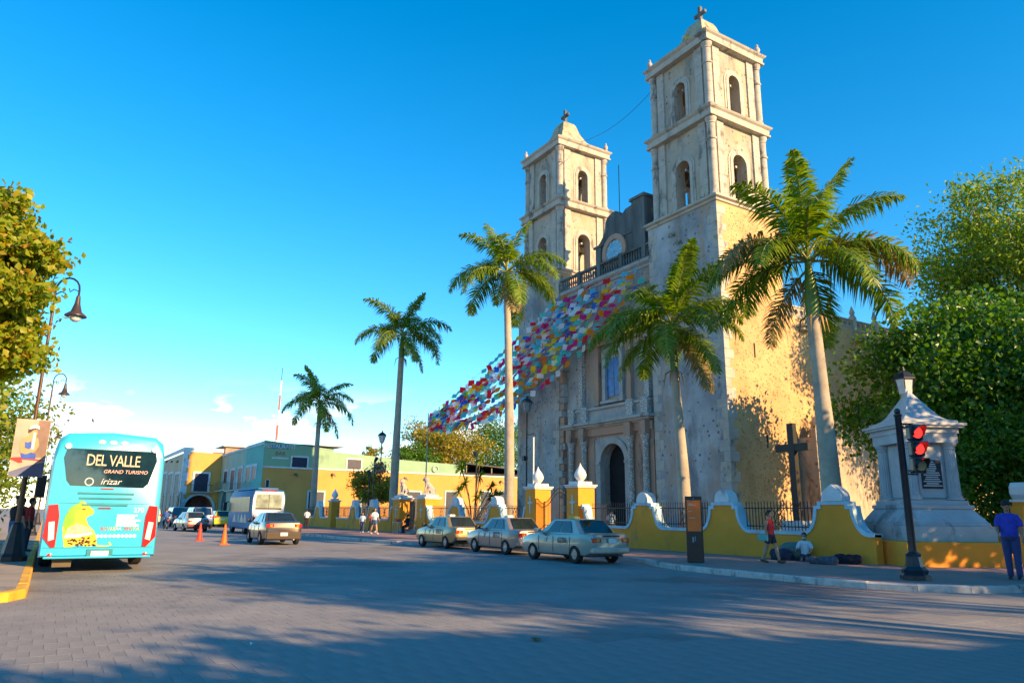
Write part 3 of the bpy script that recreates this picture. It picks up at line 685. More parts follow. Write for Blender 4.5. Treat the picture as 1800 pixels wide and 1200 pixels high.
def wall(x0, x1, posts, label, startflank=False, endflank=False, caps=None, detail=True, name='courtyard_wall'):
    th = thing(name, label, 'wall', (0,0,0), 0, 'ochre walls round the churchyard')
    prof = []
    spans = []
    cur = x0
    if startflank: f_ = flank(x0, 1, .02, .75); prof += f_; cur = f_[-1][0]
    else: prof += [(x0, LOW)]
    for p in posts:
        l = flank(p, -1)[::-1]; r = flank(p, 1)
        spans.append((cur, l[0][0])); prof += l + r; cur = r[-1][0]
    if endflank: f_ = flank(x1, -1, .02, .75)[::-1]; spans.append((cur, f_[0][0])); prof += f_
    else: spans.append((cur, x1)); prof += [(x1, LOW)]
    poly = [(x0, .10)] + prof + [(x1, .10)]
    MB().prism(poly, 'y', WY, WY+WT).build('wall', yellow_m, th)
    # coping that follows the outline
    cp = MB(); ya, yb = WY-.05, WY+WT+.05
    pp = [Vector((q[0],q[1])) for i_, q in enumerate(prof) if i_ == 0 or (Vector(q)-Vector(prof[i_-1])).length > 1e-4]
    nrm = [Vector((-(d_:=(v2-v1)).y, d_.x)).normalized() for v1, v2 in zip(pp[:-1], pp[1:])]
    inn, out_ = [], []
    for i_, q in enumerate(pp):
        n0, n1 = nrm[max(0,i_-1)], nrm[min(len(nrm)-1,i_)]; m_ = (n0+n1).normalized(); k_ = 1/max(.5, m_.dot(n1))
        inn.append(q - m_*.075*k_); out_.append(q + m_*.035*k_)
    rings_ = [[(i_.x,ya,i_.y),(o_.x,ya,o_.y),(o_.x,yb,o_.y),(i_.x,yb,i_.y)] for i_, o_ in zip(inn, out_)]
    cp.loft(rings_)
    cp.build('coping', blue_trim if detail else trim_m, th)
    for k, p in enumerate(posts):
        kind = (caps or ['barrel']*len(posts))[k]
        pl = og_poly if kind == 'ogee' else cap_poly
        MB().prism([(p+q[0], TOP+.04+q[1]) for q in pl], 'y', WY-.06, WY+WT+.06).build('post_cap', trim_m, th, smooth=50)
    for (a, c) in spans:
        if c - a < .3: continue
        a += .02; c -= .02
        r = MB().box(a-.25, c+.25, WY+.16, WY+.20, LOW+.16, LOW+.20).box(a-.35, c+.35, WY+.16, WY+.20, TOP-.20, TOP-.16).build('railing', iron, th)
        n = max(2, int((c-a+.5)/.135))
        if abs(a) < 34:
            for k in range(n+1): place('bar', bar_me, r, (a-.25+(c-a+.5)*k/n, WY+.18, LOW+.05))
        else:
            fb_ = MB()
            for k in range(n+1): x_ = a-.25+(c-a+.5)*k/n; fb_.box(x_-.011,x_+.011,WY+.169,WY+.191,LOW+.05,TOP-.02)
            stuff(fb_.build('bars', iron, r))
        # crossed ornament in the middle of each railing
        mo = MB(); m_ = (a+c)/2
        for s in (-1,1):
            mo.tube([(m_-s*.26,WY+.18,LOW+.2),(m_-s*.05,WY+.18,(LOW+TOP)/2-.05),(m_-s*.05,WY+.18,(LOW+TOP)/2+.05),(m_-s*.26,WY+.18,TOP-.2)], .013, 5)
            mo.tube([(m_+s*.0,WY+.18,LOW+.2),(m_+s*.2,WY+.18,(LOW+TOP)/2),(m_,WY+.18,TOP-.2)], .013, 5)
        mo.build('ornament', iron, r)
    return th
wall(-28.55, -13.75, [-24.26,-19.78,-15.11], 'long ochre churchyard wall of three capped posts between the main gate and the monument', startflank=True, caps=['barrel','barrel','ogee'])
wall(-45.9, -33.5, [-41.76,-36.82], 'ochre churchyard wall behind the parked taxis, between the two gates', startflank=True, endflank=True)
wall(-64.3, -51.9, [-60.1,-55.9], 'ochre churchyard wall behind the three walkers, with scroll capped posts', endflank=True, detail=False)
wall(-73.0, -66.6, [-69.8], 'short end stretch of ochre churchyard wall beyond the far gate', detail=False)
# pillars
def pillar(x, w, d, h, label, top='onion', cross=True, y=None):
    y = WY-.08 if y is None else y
    t = thing('gate_pillar', label, 'pillar', (x, y, 0.1), 0, 'gate pillars of the churchyard')
    MB().box(-w/2,w/2,0,d,0,h).build('shaft', yellow_m, t, bevel=.015)
    MB().box(-w/2-.06,w/2+.06,-.06,d+.06,h+.001,h+.08).box(-w/2-.11,w/2+.11,-.11,d+.11,h+.081,h+.15).box(-w/2+.08,w/2-.08,.08,d-.08,h+.151,h+.30).build('cap', trim_m, t)
    if top == 'onion':
        MB().lathe([(.16,0),(.12,.04),(.22,.12),(.295,.25),(.30,.36),(.25,.50),(.16,.63),(.08,.74),(.03,.84),(.005,.92)], (0,d/2,h+.30), 16).build('finial', white_m, t, smooth=60)
    if cross:
        MB().box(-.045,.045,-.02,-.001,h-1.25,h-.35).box(-.22,-.046,-.02,-.001,h-.75,h-.66).box(.046,.22,-.02,-.001,h-.75,h-.66).build('cross', blue_trim, t)
    return t
pillar(-33.0, .95, 1.0, 2.72, 'ochre gate pillar with onion finial, on the street lamp side of the main iron gate')
pillar(-29.25, .95, 1.0, 2.72, 'ochre gate pillar with onion finial, joined to the long wall by the monument')
pillar(-66.0, .75, .8, 2.3, 'small ochre pillar with white onion finial at the far gate', cross=False)
# iron gate leaves
def gate_leaf(x0, x1, z0, zt0, zt1, y, label, ang=0.0):
    t = thing('iron_gate_leaf', label, 'gate', (x0, y, 0), ang, 'leaves of the main iron gate'); L = x1-x0
    sg = 1 if L > 0 else -1; L = abs(L)
    def top(u): return zt0 + (zt1-zt0)*(.5-.5*math.cos(PI*u))
    fr = MB(); n = 11
    for zo in (0, -.22): fr.tube([(sg*L*k/10,0,top(k/10)+zo) for k in range(11)], .02, 6)
    for zz in (z0, z0+.55, z0+.75): fr.box(min(0,sg*L),max(0,sg*L),-.015,.015,zz,zz+.035)
    for q in (0, sg*(L-.03)): fr.box(min(q,q+sg*.03),max(q,q+sg*.03),-.02,.02,z0,top(abs(q)/L)+.05)
    fr.build('frame', iron, t)
    for k in range(1, n): u = k/n; MB().box(sg*L*u-.01,sg*L*u+.01,-.01,.01,z0+.03,top(u)).build('bar', iron, t)
gate_leaf(-32.5, -31.13, .22, 2.15, 2.85, WY+.5, 'left leaf of the black iron main gate, curved top')
gate_leaf(-29.74, -31.11, .22, 2.15, 2.85, WY+.5, 'right leaf of the black iron main gate, beside the wall pillar')
# second gateway: pillars with seated stone lions
def stone_lion(loc, rz, label):
    t = thing('stone_lion', label, 'statue', loc, rz, 'stone lions on the gate pillars')
    b_ = MB().box(-.42,.42,-.30,.30,0,.10)
    b_.tube([(-.22,0,.12),(-.20,0,.34),(-.02,0,.58),(.14,0,.80),(.20,0,.95)], [.20,.24,.21,.18,.13], 10)
    b_.ball((.24,0,1.06), .17, 10, 7); b_.ball((.17,0,1.0), .21, 10, 7); b_.tube([(.30,0,1.04),(.46,0,1.0)], [.10,.06], 8)
    for s in (-1,1):
        b_.tube([(.16,s*.10,.72),(.24,s*.11,.40),(.26,s*.11,.12)], [.10,.065,.06], 8); b_.tube([(.22,s*.11,.13),(.38,s*.11,.12)], [.06,.045], 8)
        b_.tube([(-.18,s*.16,.26),(.02,s*.20,.34),(.04,s*.20,.14),(.20,s*.20,.12)], [.14,.10,.07,.05], 8)
        b_.ball((.20,s*.12,1.20), .05, 6, 5)
    b_.tube([(-.36,0,.12),(-.50,.05,.25),(-.46,.08,.42)], [.05,.035,.05], 6)
    o = b_.build('figure', dress, t); rm = o.modifiers.new('remesh','REMESH'); rm.mode = 'VOXEL'; rm.voxel_size = .03; rm.use_smooth_shade = True
for (x, rz, lb) in ((-50.9, R(-60), 'pale stone lion seated on the gate pillar by the walkers'), (-46.6, R(-120), 'pale stone lion seated on the gate pillar beside the seated vendor')):
    pillar(x, 1.35, 1.1, 2.35, 'wide ochre gate pillar carrying a stone lion, ' + ('next to the three walkers' if x < -50 else 'behind the bronze taxi'), top=None)
    stone_lion((x, WY+.47, .1+2.35+.30), rz, lb)
t = thing('wooden_gate', 'narrow dark panelled wooden gate between the lion pillars', 'gate', (-49.6, WY+.4, .1))
wd = mat('dark_wood', (0.05,0.03,0.015), 0.6, 0.3, 6)
MB().box(0,.85,0,.06,.05,2.25).build('leaf', wd, t)
for (a, c) in ((.15,.85),(1.0,1.95)):
    for q in (.1,.48): MB().box(q,q+.28,-.02,-.001,a,c).build('panel', mat('ochre_wood', (0.20,0.10,0.03), .6,.3,5), t)
st = struct(MB().box(-50.2,-47.3,WY-.55,WY-.09,.14,.26).box(-50.2,-47.3,WY-.089,WY+.38,.14,.40).build('gate_steps', dress))
# wall running away beyond the monument
def side_post(x, y, label):
    t = thing('wall_post', label, 'post', (x, y, .1), 0, 'posts of the wall beyond the monument')
    MB().prism([(-1.1,0),(-1.1,.95),(-.8,1.1),(-.62,1.5),(-.58,1.86),(-.42,1.86),(-.42,2.0),(.42,2.0),(.42,1.86),(.58,1.86),(.62,1.5),(.8,1.1),(1.1,.95),(1.1,0)], 'x', 0, .36).build('shaft', yellow_m, t)
    MB().box(-.05,.41,-.46,.46,2.001,2.08).build('coping', trim_m, t)
    MB().prism([(.30*math.cos(2*PI*(k+.5)/8), 2.36+.30*math.sin(2*PI*(k+.5)/8)) for k in range(8)], 'x', -.10, .5).build('octagon_cap', trim_m, t)
side_post(-12.0, 27.2, 'ochre wall post with octagonal block on top, right behind the monument')
side_post(-12.0, 31.4, 'ochre wall post with octagonal block, farther along the cross street')
t = thing('low_wall', 'low ochre wall with railing running away behind the monument', 'wall', (-12.0, 0, .1))
MB().box(.02,.34,25.5,26.1,0,.93).box(.02,.34,28.3,30.3,0,.93).box(.02,.34,32.5,48,0,.93).build('wall', yellow_m, t)
MB().box(-.03,.39,25.5,26.1,.931,1.03).box(-.03,.39,28.3,30.3,.931,1.03).box(-.03,.39,32.5,48,.931,1.03).build('coping', trim_m, t)
rb_ = MB()
for (a, c) in ((28.2,30.4),(32.4,48)):
    rb_.box(.16,.20,a,c,1.06,1.10); rb_.box(.16,.20,a,c,1.80,1.84); k = a
    while k < c: rb_.box(.169,.191,k,k+.022,1.03,1.98); k += .14
rb_.build('railing', iron, t)

# ------------------------------------------------------------------ monument at the corner
mst = mat('monument_stone', (0.44,0.47,0.49), 0.85, 0.1, 1.5, 0.25, 14, col2=(0.34,0.37,0.39), dirt=((0.18,0.20,0.21),0.38,0.9))
mon = thing('monument', 'pale square stone monument with fluted columns and pyramid roof on the street corner', 'monument', (-13.55, 24.2, .12), R(63))
MB().frustum(-1.80,1.80,-1.80,1.80,0,-1.78,1.78,-1.78,1.78,.74).build('base', yellow_m, mon, bevel=.03)
mb = MB(); mb.box(-1.42,1.42,-1.42,1.42,.741,1.20); mb.box(-1.32,1.32,-1.32,1.32,1.201,1.30); mb.frustum(-1.30,1.30,-1.30,1.30,1.301,-1.02,1.02,-1.02,1.02,1.72); mb.box(-1.06,1.06,-1.06,1.06,1.721,1.84); mb.box(-.96,.96,-.96,.96,1.841,1.98)
mb.build('plinth', mst, mon, bevel=.012)
MB().box(-.62,.62,-.62,.62,1.981,3.85).build('shaft', mst, mon)
fl = MB(); 
prof = []
for k in range(32):
    a = 2*PI*k/32; r = .19 if k % 2 else .165; prof.append((r*math.cos(a), r*math.sin(a)))
rings = [[(p[0]*s, p[1]*s, zz) for p in prof] for zz, s in ((.14,1.0),(1.60,.86))]
fl.loft(rings); fl.lathe([(.26,0),(.26,.06),(.22,.08),(.24,.13),(.19,.141)], (0,0,0), 16); fl.lathe([(.165,1.59),(.19,1.62),(.17,1.66),(.23,1.74),(.24,1.80)], (0,0,0), 16)
flm = fl.mesh('fluted_column', mst)
for sx in (-1,1):
    for sy in (-1,1): place('fluted_column', flm, mon, (sx*.70, sy*.70, 2.0))
for rz_ in range(4):
    o = MB().box(-.44,.44,-.68,-.621,2.05,3.75).build('recessed_panel', mst, mon, bevel=.04); o.rotation_euler = (0,0,rz_*PI/2)
mb = MB(); mb.box(-.90,.90,-.90,.90,3.801,4.10); mb.box(-.94,.94,-.94,.94,4.101,4.27); mb.box(-1.06,1.06,-1.06,1.06,4.271,4.34); mb.box(-1.12,1.12,-1.12,1.12,4.341,4.42)
mb.build('entablature', mst, mon)
rings = [[(-w_,-w_,zz),(w_,-w_,zz),(w_,w_,zz),(-w_,w_,zz)] for w_, zz in ((.95,4.421),(.95,4.52),(.78,4.56),(.64,4.64),(.56,4.74),(.53,4.78),(.02,5.62))]
MB().loft(rings).build('pyramid_roof', mst, mon)
pl = MB().box(-.34,.34,-.715,-.681,2.35,3.25).build('plaque', mat('plaque_slate', (0.02,0.03,0.045), 0.4, 0.2, 4), mon)
for k, wd_ in enumerate((.2,.3,.34,.34,.26,.5,.55,.42,.5,.6,.42,.62)):
    MB().box(-wd_/2,wd_/2,-.722,-.716,3.17-k*.068,3.205-k*.068).build('inscription_line', mat('plaque_letters', (0.5,0.55,0.55), .5), pl)

# ------------------------------------------------------------------ traffic light, totem, cross
navy = mat('dark_navy_paint', (0.012,0.018,0.028), 0.35, 0.2, 5, coat=.3)
tl = thing('traffic_light', 'dark traffic light showing two red lamps on ornamental post at the corner', 'traffic light', (-10.06, 17.39, .145))
MB().lathe([(.33,0),(.33,.10),(.27,.14),(.29,.22),(.20,.30),(.16,.52),(.17,.58),(.10,.64)], (0,0,0), 8, R(22.5)).build('base', navy, tl)
MB().lathe([(.09,.60),(.075,3.80),(.095,3.82),(.095,3.86),(.06,3.88)], (0,0,0), 12).ball((0,0,3.94), .075, 10, 6).build('pole', navy, tl, smooth=45)
hd = MB(); hx = Vector((.527,.85,0))*.36
for zz in (3.55,2.42):
    br = MB(); p0 = Vector((0,0,zz)); br.tube([p0, p0+hx*.95], .018, 6); br.tube([p0+Vector((0,0,.09)), p0+hx*.95+Vector((0,0,.09))], .014, 6)
    br.tube([p0+hx*.2+Vector((0,0,.0)), p0+hx*.38+Vector((0,0,.08)), p0+hx*.55, p0+hx*.75+Vector((0,0,.08)), p0+hx*.9], .012, 5); br.build('bracket', navy, tl)
for k, zz in enumerate((3.42,3.03,2.64)):
    c = hx + Vector((0,0,zz))
    hm = MB().box(c.x-.10,c.x+.10,c.y-.17,c.y+.17,c.z-.19,c.z+.19).build('signal_housing', navy, tl, bevel=.04)
    vz = MB()
    n = 18; rr = .155; v = []
    for (ex, r_) in ((.10,rr),(.38,rr*.96)):
        for j in range(n+1):
            a = PI*(-.18 + 1.36*j/n); v.append((c.x+(ex if ex < .2 else ex-.20*(1-math.sin(max(0,min(PI,a))))), c.y+r_*math.cos(a), c.z+r_*math.sin(a)))
    vz.add(v, [(j,j+1,n+2+j,n+1+j) for j in range(n)]); vo = vz.build('visor', navy, hm); sm = vo.modifiers.new('solid','SOLIDIFY'); sm.thickness = .008
    ln = MB(); ln.add([(c.x+.135,c.y,c.z)]+[(c.x+.102,c.y+.14*math.cos(2*PI*j/20),c.z+.14*math.sin(2*PI*j/20)) for j in range(20)], [(0,1+j,1+(j+1)%20) for j in range(20)])
    hm.matrix_local = Matrix.Translation(hx) @ Matrix.Rotation(R(-24),4,'Z') @ Matrix.Translation(-hx)
    ln.build('lens', emis('red_lamp', (0.9,0.02,0.015), 1.6) if k < 2 else mat('unlit_lens', (0.30,0.28,0.16), .3), hm, smooth=60)
tt = thing('information_totem', 'tall black information totem with orange panel standing on the red pavement', 'sign', (-16.66, 17.04, .145), R(48))
MB().box(-.25,.25,-.08,.08,0,1.98).build('body', mat('totem_black', (0.012,0.012,0.014), .4,.2,3), tt, bevel=.015)
org = mat('totem_orange', (0.88,0.16,0.02), .5, .08, 2)
pn = MB().box(-.205,.205,-.088,-.081,.93,1.86).build('panel', org, tt)
for k, (w_, zz) in enumerate(((.10,1.76),(.16,1.73),(.22,1.70),(.10,1.52),(.2,1.32))): MB().box(-.16,-.16+w_,-.0915,-.0885,zz,zz+.014).build('text_line', mat('totem_text',(0.75,.5,.4),.6), pn)
MB().box(-.08,-.03,-.086,-.081,.60,.76).box(0,.02,-.086,-.081,.64,.78).build('emblem', mat('totem_grey',(0.25,.27,.28),.6), tt)
MB().lathe([(.022,0),(.022,.006)], (0,0,0), 10).build('bolt', mat('totem_grey',(0.25,.27,.28),.6), tt).matrix_local = Matrix.Translation((0,-.081,1.91)) @ Matrix.Rotation(R(90),4,'X')
cr = thing('black_cross', 'tall plain black cross on a whitewashed plinth in front of the side wall', 'cross', (-19.65, 26.0, .15))
MB().frustum(-.62,.62,-.5,.5,0,-.5,.5,-.4,.4,1.25).build('plinth', trim_m, cr)
MB().box(-.15,.15,-.12,.12,1.2,5.2).box(-.80,-.151,-.11,.11,4.05,4.35).box(.151,.80,-.11,.11,4.05,4.35).build('cross', mat('cross_black', (0.012,0.013,0.014), .5,.2,4), cr)
# ------------------------------------------------------------------ buildings at the end of the square
gre = mat('green_wall_paint', (0.26,0.42,0.27), 0.85, 0.08, 0.5, 0.15, 10, col2=(0.21,0.36,0.24), dirt=((0.16,0.24,0.18),0.28,0.5))
teal = mat('teal_wall_paint', (0.10,0.40,0.37), 0.85, 0.08, 0.5, 0.15, 10)
sage = mat('sage_wall_paint', (0.30,0.45,0.36), 0.85, 0.08, 0.5, 0.15, 10)
och = mat('building_ochre', (0.64,0.32,0.08), 0.85, 0.08, 0.5, 0.15, 10, col2=(0.56,0.27,0.07), dirt=((0.36,0.24,0.11),0.3,0.5))
cream = mat('building_cream', (0.50,0.42,0.28), 0.85, 0.08, 0.4, 0.15, 10)
blued = mat('dark_blue_door', (0.015,0.025,0.06), 0.45, 0.2, 3)
GX, GY = -82.0, 19.25
gb = thing('restaurant_building', 'long green over ochre corner building with a restaurant sign and blue framed doors', 'building')
LINE = 6.15
MB().box(GX-9,GX,GY+.001,56,.05,LINE).build('lower_wall', och, gb)
up = [(GY+.001,LINE),(GY+.001,8.95),(27,8.35),(27.02,8.2),(34,7.85),(34.02,7.75),(44,7.45),(44,LINE)]
MB().prism(up, 'x', GX-9, GX-.002).build('upper_wall', gre, gb)
MB().box(GX-.3,GX+.07,GY-.0,56,LINE-.02,LINE+.14).build('string_course', trim_m, gb)
MB().prism([(GY-.02,8.951),(GY-.02,9.05),(27,8.45),(27,8.351)], 'x', GX-.3, GX+.05).build('coping', sage, gb)
def opening(px0, px1, py0, py1, plane, kind, parent, m=blued, frame=trim_m, fw=.16, dep=.06):
    a = onX(px0, py0, plane); c = onX(px1, py1, plane)
    y0, y1, z0, z1 = min(a.y,c.y), max(a.y,c.y), min(a.z,c.z), max(a.z,c.z)
    o = MB().box(plane+.004,plane+.03,y0,y1,z0,z1).build(kind, m, parent)
    f_ = MB().box(plane+.002,plane+dep,y0-fw,y0-.001,z0-(0 if kind=='door' else fw),z1+fw).box(plane+.002,plane+dep,y1+.001,y1+fw,z0-(0 if kind=='door' else fw),z1+fw).box(plane+.002,plane+dep,y0,y1,z1+.001,z1+fw)
    if kind == 'window': f_.box(plane+.002,plane+dep+.05,y0,y1,z0-fw,z0-.001)
    f_.build('frame', frame, o); return o
opening(514,539,803,822,GX,'window',gb); opening(611,634,807,825,GX,'window',gb)
for (a, c) in ((543,566),(637,660),(717,737),(784,802),(845,862),(877,896)): opening(a,c,864,912,GX,'door',gb,frame=blue_trim)
opening(461.5+6,468+4,843,856,GX,'window',gb,fw=.05)
for (px, py) in ((519,833),(585,833),(676,839),(712,840),(880,846)):
    p = onX(px, py, GX); MB().box(GX,GX+.35,p.y-.12,p.y+.12,p.z-.12,p.z+.12).tube([(GX+.2,p.y,p.z),(GX+.5,p.y+.15,p.z-.25)], .06, 6).build('spot_lamp', mat('lamp_grey',(0.12,.12,.13),.5), gb)
p = onX(765,824,GX); rg = MB(); 
rg.xf = Matrix.Translation((GX+.03,p.y,p.z)) @ Matrix.Rotation(R(90),4,'Y'); rg.lathe([(.45,0),(.45,.12),(.30,.14),(.28,.02)], (0,0,0), 16); rg.build('round_vent', sage, gb)
# sign lettering on the corner
a = onX(476,781,GX); c = onX(509,788,GX)
sg = MB().box(GX+.003,GX+.08,a.y,c.y,min(a.z,c.z)-.05,max(a.z,c.z)+.05).build('sign_board', mat('sign_blue',(0.06,0.25,0.36),.5), gb)
put_text('RESTAURANT', .62, trim_m, sg, (GX+.086,(a.y+c.y)/2,(a.z+c.z)/2), (0,1,0), spacing=.88)
a = onX(493,797,GX)
put_text('BAR', .62, mat('sign_red',(0.35,0.06,0.05),.5), gb, (GX+.01,a.y,a.z), (0,1,0)); MB().box(GX+.002,GX+.03,a.y-.9,a.y+.9,a.z-.55,a.z-.42).build('sign_strip', trim_m, gb)
# south face along the street
sx = -110.0
MB().box(-90.4,GX-.001,GY-.03,GY,.05,9.0).build('teal_front', teal, gb)
MB().box(-103.4,-90.41,GY-.02,GY+3,.05,8.9).build('sage_front', sage, gb)
MB().box(sx,-103.41,GY-.03,GY+3,.05,8.8).build('green_front', gre, gb)
MB().box(sx,GX,GY-.12,GY-.031,8.62,8.85).build('cornice', blue_trim, gb)
MB().box(sx,GX-.01,GY-.001,GY+9,8.81,8.86).build('roof', dress, gb)
for i_, (px0, px1, py0, py1) in enumerate(((444,449,820,841),(434,439,822,845),(420,423.5,824,858),(407,410.5,827,860),(395,399,829,848))):
    a, c = onY(px0,py0,GY-.03), onY(px1,py1,GY-.03)
    o = MB().box(a.x,c.x,GY-.06,GY-.031,c.z,a.z).build('window', blued, gb)
    MB().box(a.x-.3,a.x-.001,GY-.10,GY-.032,c.z,a.z+.3).box(c.x+.001,c.x+.3,GY-.10,GY-.032,c.z,a.z+.3).box(a.x,c.x,GY-.10,GY-.032,a.z+.001,a.z+.3).build('frame', blue_trim, o)
for (px0, px1) in ((388,402),(405,420),(424,440),(444,452)):
    a, c = onY(px0,849,GY-.03), onY(px1,861,GY-.03)
    bk = MB().box(a.x,c.x,GY-.75,GY-.04,c.z-.08,c.z).build('balcony', trim_m, gb)
    rl = MB().box(a.x,c.x,GY-.75,GY-.72,a.z,a.z+.05); k = a.x
    while k < c.x: rl.box(k,k+.05,GY-.74,GY-.73,c.z,a.z); k += .35
    rl.build('balcony_rail', mat('teal_rail',(0.03,0.12,0.12),.5), bk)
for px in (392,408,428,446):
    a = onY(px,893,GY-.03)
    MB().prism([(a.x-1.3,.1),(a.x-1.3,2.6)]+[(a.x+1.3*math.cos(PI*(1-k/10)),2.6+1.3*math.sin(PI*k/10)) for k in range(1,10)]+[(a.x+1.3,2.6),(a.x+1.3,.1)],'y',GY-.07,GY-.033).build('arched_door', mat('arch_blue',(0.03,0.10,0.14),.6), gb)
# open lean-to shed on the roof end
shed = thing('rooftop_shed', 'dark open lean-to shed on the low end of the green building', 'shed', (GX, 0, LINE+.12))
MB().box(-8,.0,44.02,56,.02,.3).box(-8,-7.8,44.02,56,.3,1.4).build('back', mat('shed_dark',(0.02,0.025,0.03),.8), shed)
MB().prism([(44.02,1.35),(44.02,1.5),(56,.75),(56,.6)], 'x', -8, .3).build('roof', mat('shed_roof',(0.06,.07,.07),.7), shed)
for y_ in (44.3,48,52,55.5): MB().box(-.2,-.08,y_,y_+.12,.3,1.3-(y_-44)*.055).build('post', mat('shed_post',(0.25,.22,.18),.8), shed)
# ochre building with the wide arch
AXX, AY0, AY1 = -105.0, 14.45, 19.2
ab = thing('arcade_building', 'ochre two storey building with a wide arch and a balcony door above it', 'building')
ac, ar = 16.85, 1.75
pts = [(AY0,.05),(AY0,9.1),(AY1,9.0),(AY1,.05),(ac+ar,.05),(ac+ar,1.7)] + [(ac+ar*math.cos(PI*k/14),1.7+ar*math.sin(PI*k/14)) for k in range(1,14)] + [(ac-ar,1.7),(ac-ar,.05)]
MB().prism(pts,'x',AXX-1.2,AXX).build('front_wall', och, ab)
MB().box(AXX-45,AXX-1.21,AY0+.01,AY1+6,.05,8.9).build('body', cream, ab)
MB().box(AXX-1.205,AXX-1.15,AY0+.4,AY1-.3,.05,4.0).build('arch_interior', mat('arch_red',(0.10,0.03,0.02),.8,.4,1.0), ab)
MB().prism(arch_band(ac, ar+.01, .28, .05, 1.7), 'x', AXX-.05, AXX+.10).build('arch_moulding', blue_trim, ab)
MB().box(AXX-46,AXX+.15,AY0-.14,AY0+.009,9.11,9.6).box(AXX-.01,AXX+.15,AY0+.01,AY1+.1,9.11,9.6).build('cornice', trim_m, ab)
zz = .1
while zz < 9: MB().box(AXX-.8,AXX+.05,AY0-.05,AY0+rnd.choice((.45,.7)),zz,zz+.55).build('quoin', trim_m, ab); zz += .57
o = MB().box(AXX+.003,AXX+.04,ac-.85,ac+.85,3.95,6.25).build('window', blued, ab)
MB().box(AXX+.002,AXX+.10,ac-1.1,ac-.851,3.95,6.5).box(AXX+.002,AXX+.10,ac+.851,ac+1.1,3.95,6.5).box(AXX+.002,AXX+.10,ac-.85,ac+.85,6.251,6.5).build('frame', trim_m, o)
bk = MB().box(AXX+.001,AXX+.8,ac-1.4,ac+1.4,3.75,3.9).build('balcony', dress, ab)
rl = MB().box(AXX+.76,AXX+.8,ac-1.4,ac+1.4,4.75,4.8)
for k in range(15): rl.box(AXX+.77,AXX+.79,ac-1.4+k*.2,ac-1.38+k*.2,3.9,4.75)
rl.build('balcony_rail', iron, bk)
for k, px in enumerate((288,299,311)):
    a, c = onY(px-2,834,AY0), onY(px+2,868,AY0)
    o = MB().box(a.x,c.x,AY0-.03,AY0-.001,c.z,a.z).build('window', mat('shutter_teal',(0.03,0.10,0.11),.6), ab)
    MB().box(a.x-.4,a.x-.001,AY0-.09,AY0-.002,c.z-.2,a.z+.3).box(c.x+.001,c.x+.4,AY0-.09,AY0-.002,c.z-.2,a.z+.3).box(a.x-.0009,c.x+.0009,AY0-.09,AY0-.002,a.z+.001,a.z+.3).build('frame', trim_m, o)
for px in (284,290,296,302,308,314):
    a = onY(px,893,AY0)
    MB().prism([(a.x-1.0,.1),(a.x-1.0,2.9)]+[(a.x+1.0*math.cos(PI*(1-k/8)),2.9+1.0*math.sin(PI*k/8)) for k in range(1,8)]+[(a.x+1.0,2.9),(a.x+1.0,.1)],'y',AY0-.05,AY0+.009).build('arched_opening', mat('arch_blue',(0.03,0.10,0.14),.6), ab)
for px in (293,302,312):
    a = onY(px,811,AY0); MB().box(a.x-.9,a.x+.9,AY0-.04,AY0+.009,a.z-.12,a.z+.12).build('roof_vent', dark, ab)
# brick penthouse behind and the striped mast
pb = thing('brick_penthouse', 'small unplastered brick penthouse rising behind the green building', 'building', (-118, 24, 0))
MB().box(-5,5,-3,8,.05,10.6).build('wall', mat('bare_brick',(0.30,0.22,0.16),.9,.2,1.5,.4,8), pb); MB().box(-5.4,5.4,-3.4,8.4,10.601,10.8).build('roof', dress, pb)
mp_ = onX(486,770,-170.0); ms = thing('radio_mast', 'slender red and white banded radio mast far behind the roofs', 'mast', (-170, mp_.y, 0))
mtop = onX(488,668,-170.0).z
nb_ = 9
for k in range(nb_):
    z0, z1 = mtop*k/nb_, mtop*(k+1)/nb_
    MB().tube([(0,0,z0),(0,0,z1)], .42-.03*k, 6).build('mast_section', mat('mast_red',(0.55,.12,.08),.6) if k % 2 else white_m, ms)
MB().tube([(0,0,mtop),(0,0,mtop+3)], .08, 5).build('antenna', iron, ms)
# ------------------------------------------------------------------ trees and palms
def leaf_cloud(name, pts, size, m, parent, droop=0.35, aspect=.5, outward=None):
    """one mesh of many small folded leaves at the given points"""
    n = len(pts); P = np.asarray(pts, float)
    d = nrng.normal(size=(n,3)); d[:,2] -= droop
    if outward is not None: d += np.asarray(outward)*1.0
    d /= np.linalg.norm(d,axis=1)[:,None]
    r = nrng.normal(size=(n,3)); r[:,2] *= .5; s = np.cross(d, r); s /= np.linalg.norm(s,axis=1)[:,None] + 1e-9
    nn = np.cross(d, s)
    L = size*nrng.uniform(.65,1.25,size=(n,1)); W = L*aspect*.5
    base = P; tip = P + d*L; mid = P + d*L*.45; lf = mid + s*W + nn*W*.35; rt = mid - s*W + nn*W*.35
    V = np.stack([base, lf, tip, rt], 1).reshape(-1,3)
    idx = np.arange(n)*4
    F = np.stack([idx, idx+1, idx+2, idx, idx+2, idx+3], 1).reshape(-1,3)
    me = bpy.data.meshes.new(name); me.vertices.add(len(V)); me.vertices.foreach_set('co', V.ravel())
    me.loops.add(F.size); me.loops.foreach_set('vertex_index', F.ravel().astype(np.int32)); me.polygons.add(len(F))
    me.polygons.foreach_set('loop_start', np.arange(len(F))*3); me.polygons.foreach_set('loop_total', np.full(len(F),3))
    me.materials.append(m); me.update(); me.validate()
    o = bpy.data.objects.new(name, me); COL.objects.link(o)
    if parent is not None: o.parent = parent
    return o
bark = mat('grey_bark', (0.20,0.16,0.11), 0.95, 0.25, 5, 0.6, 20, streak=True)
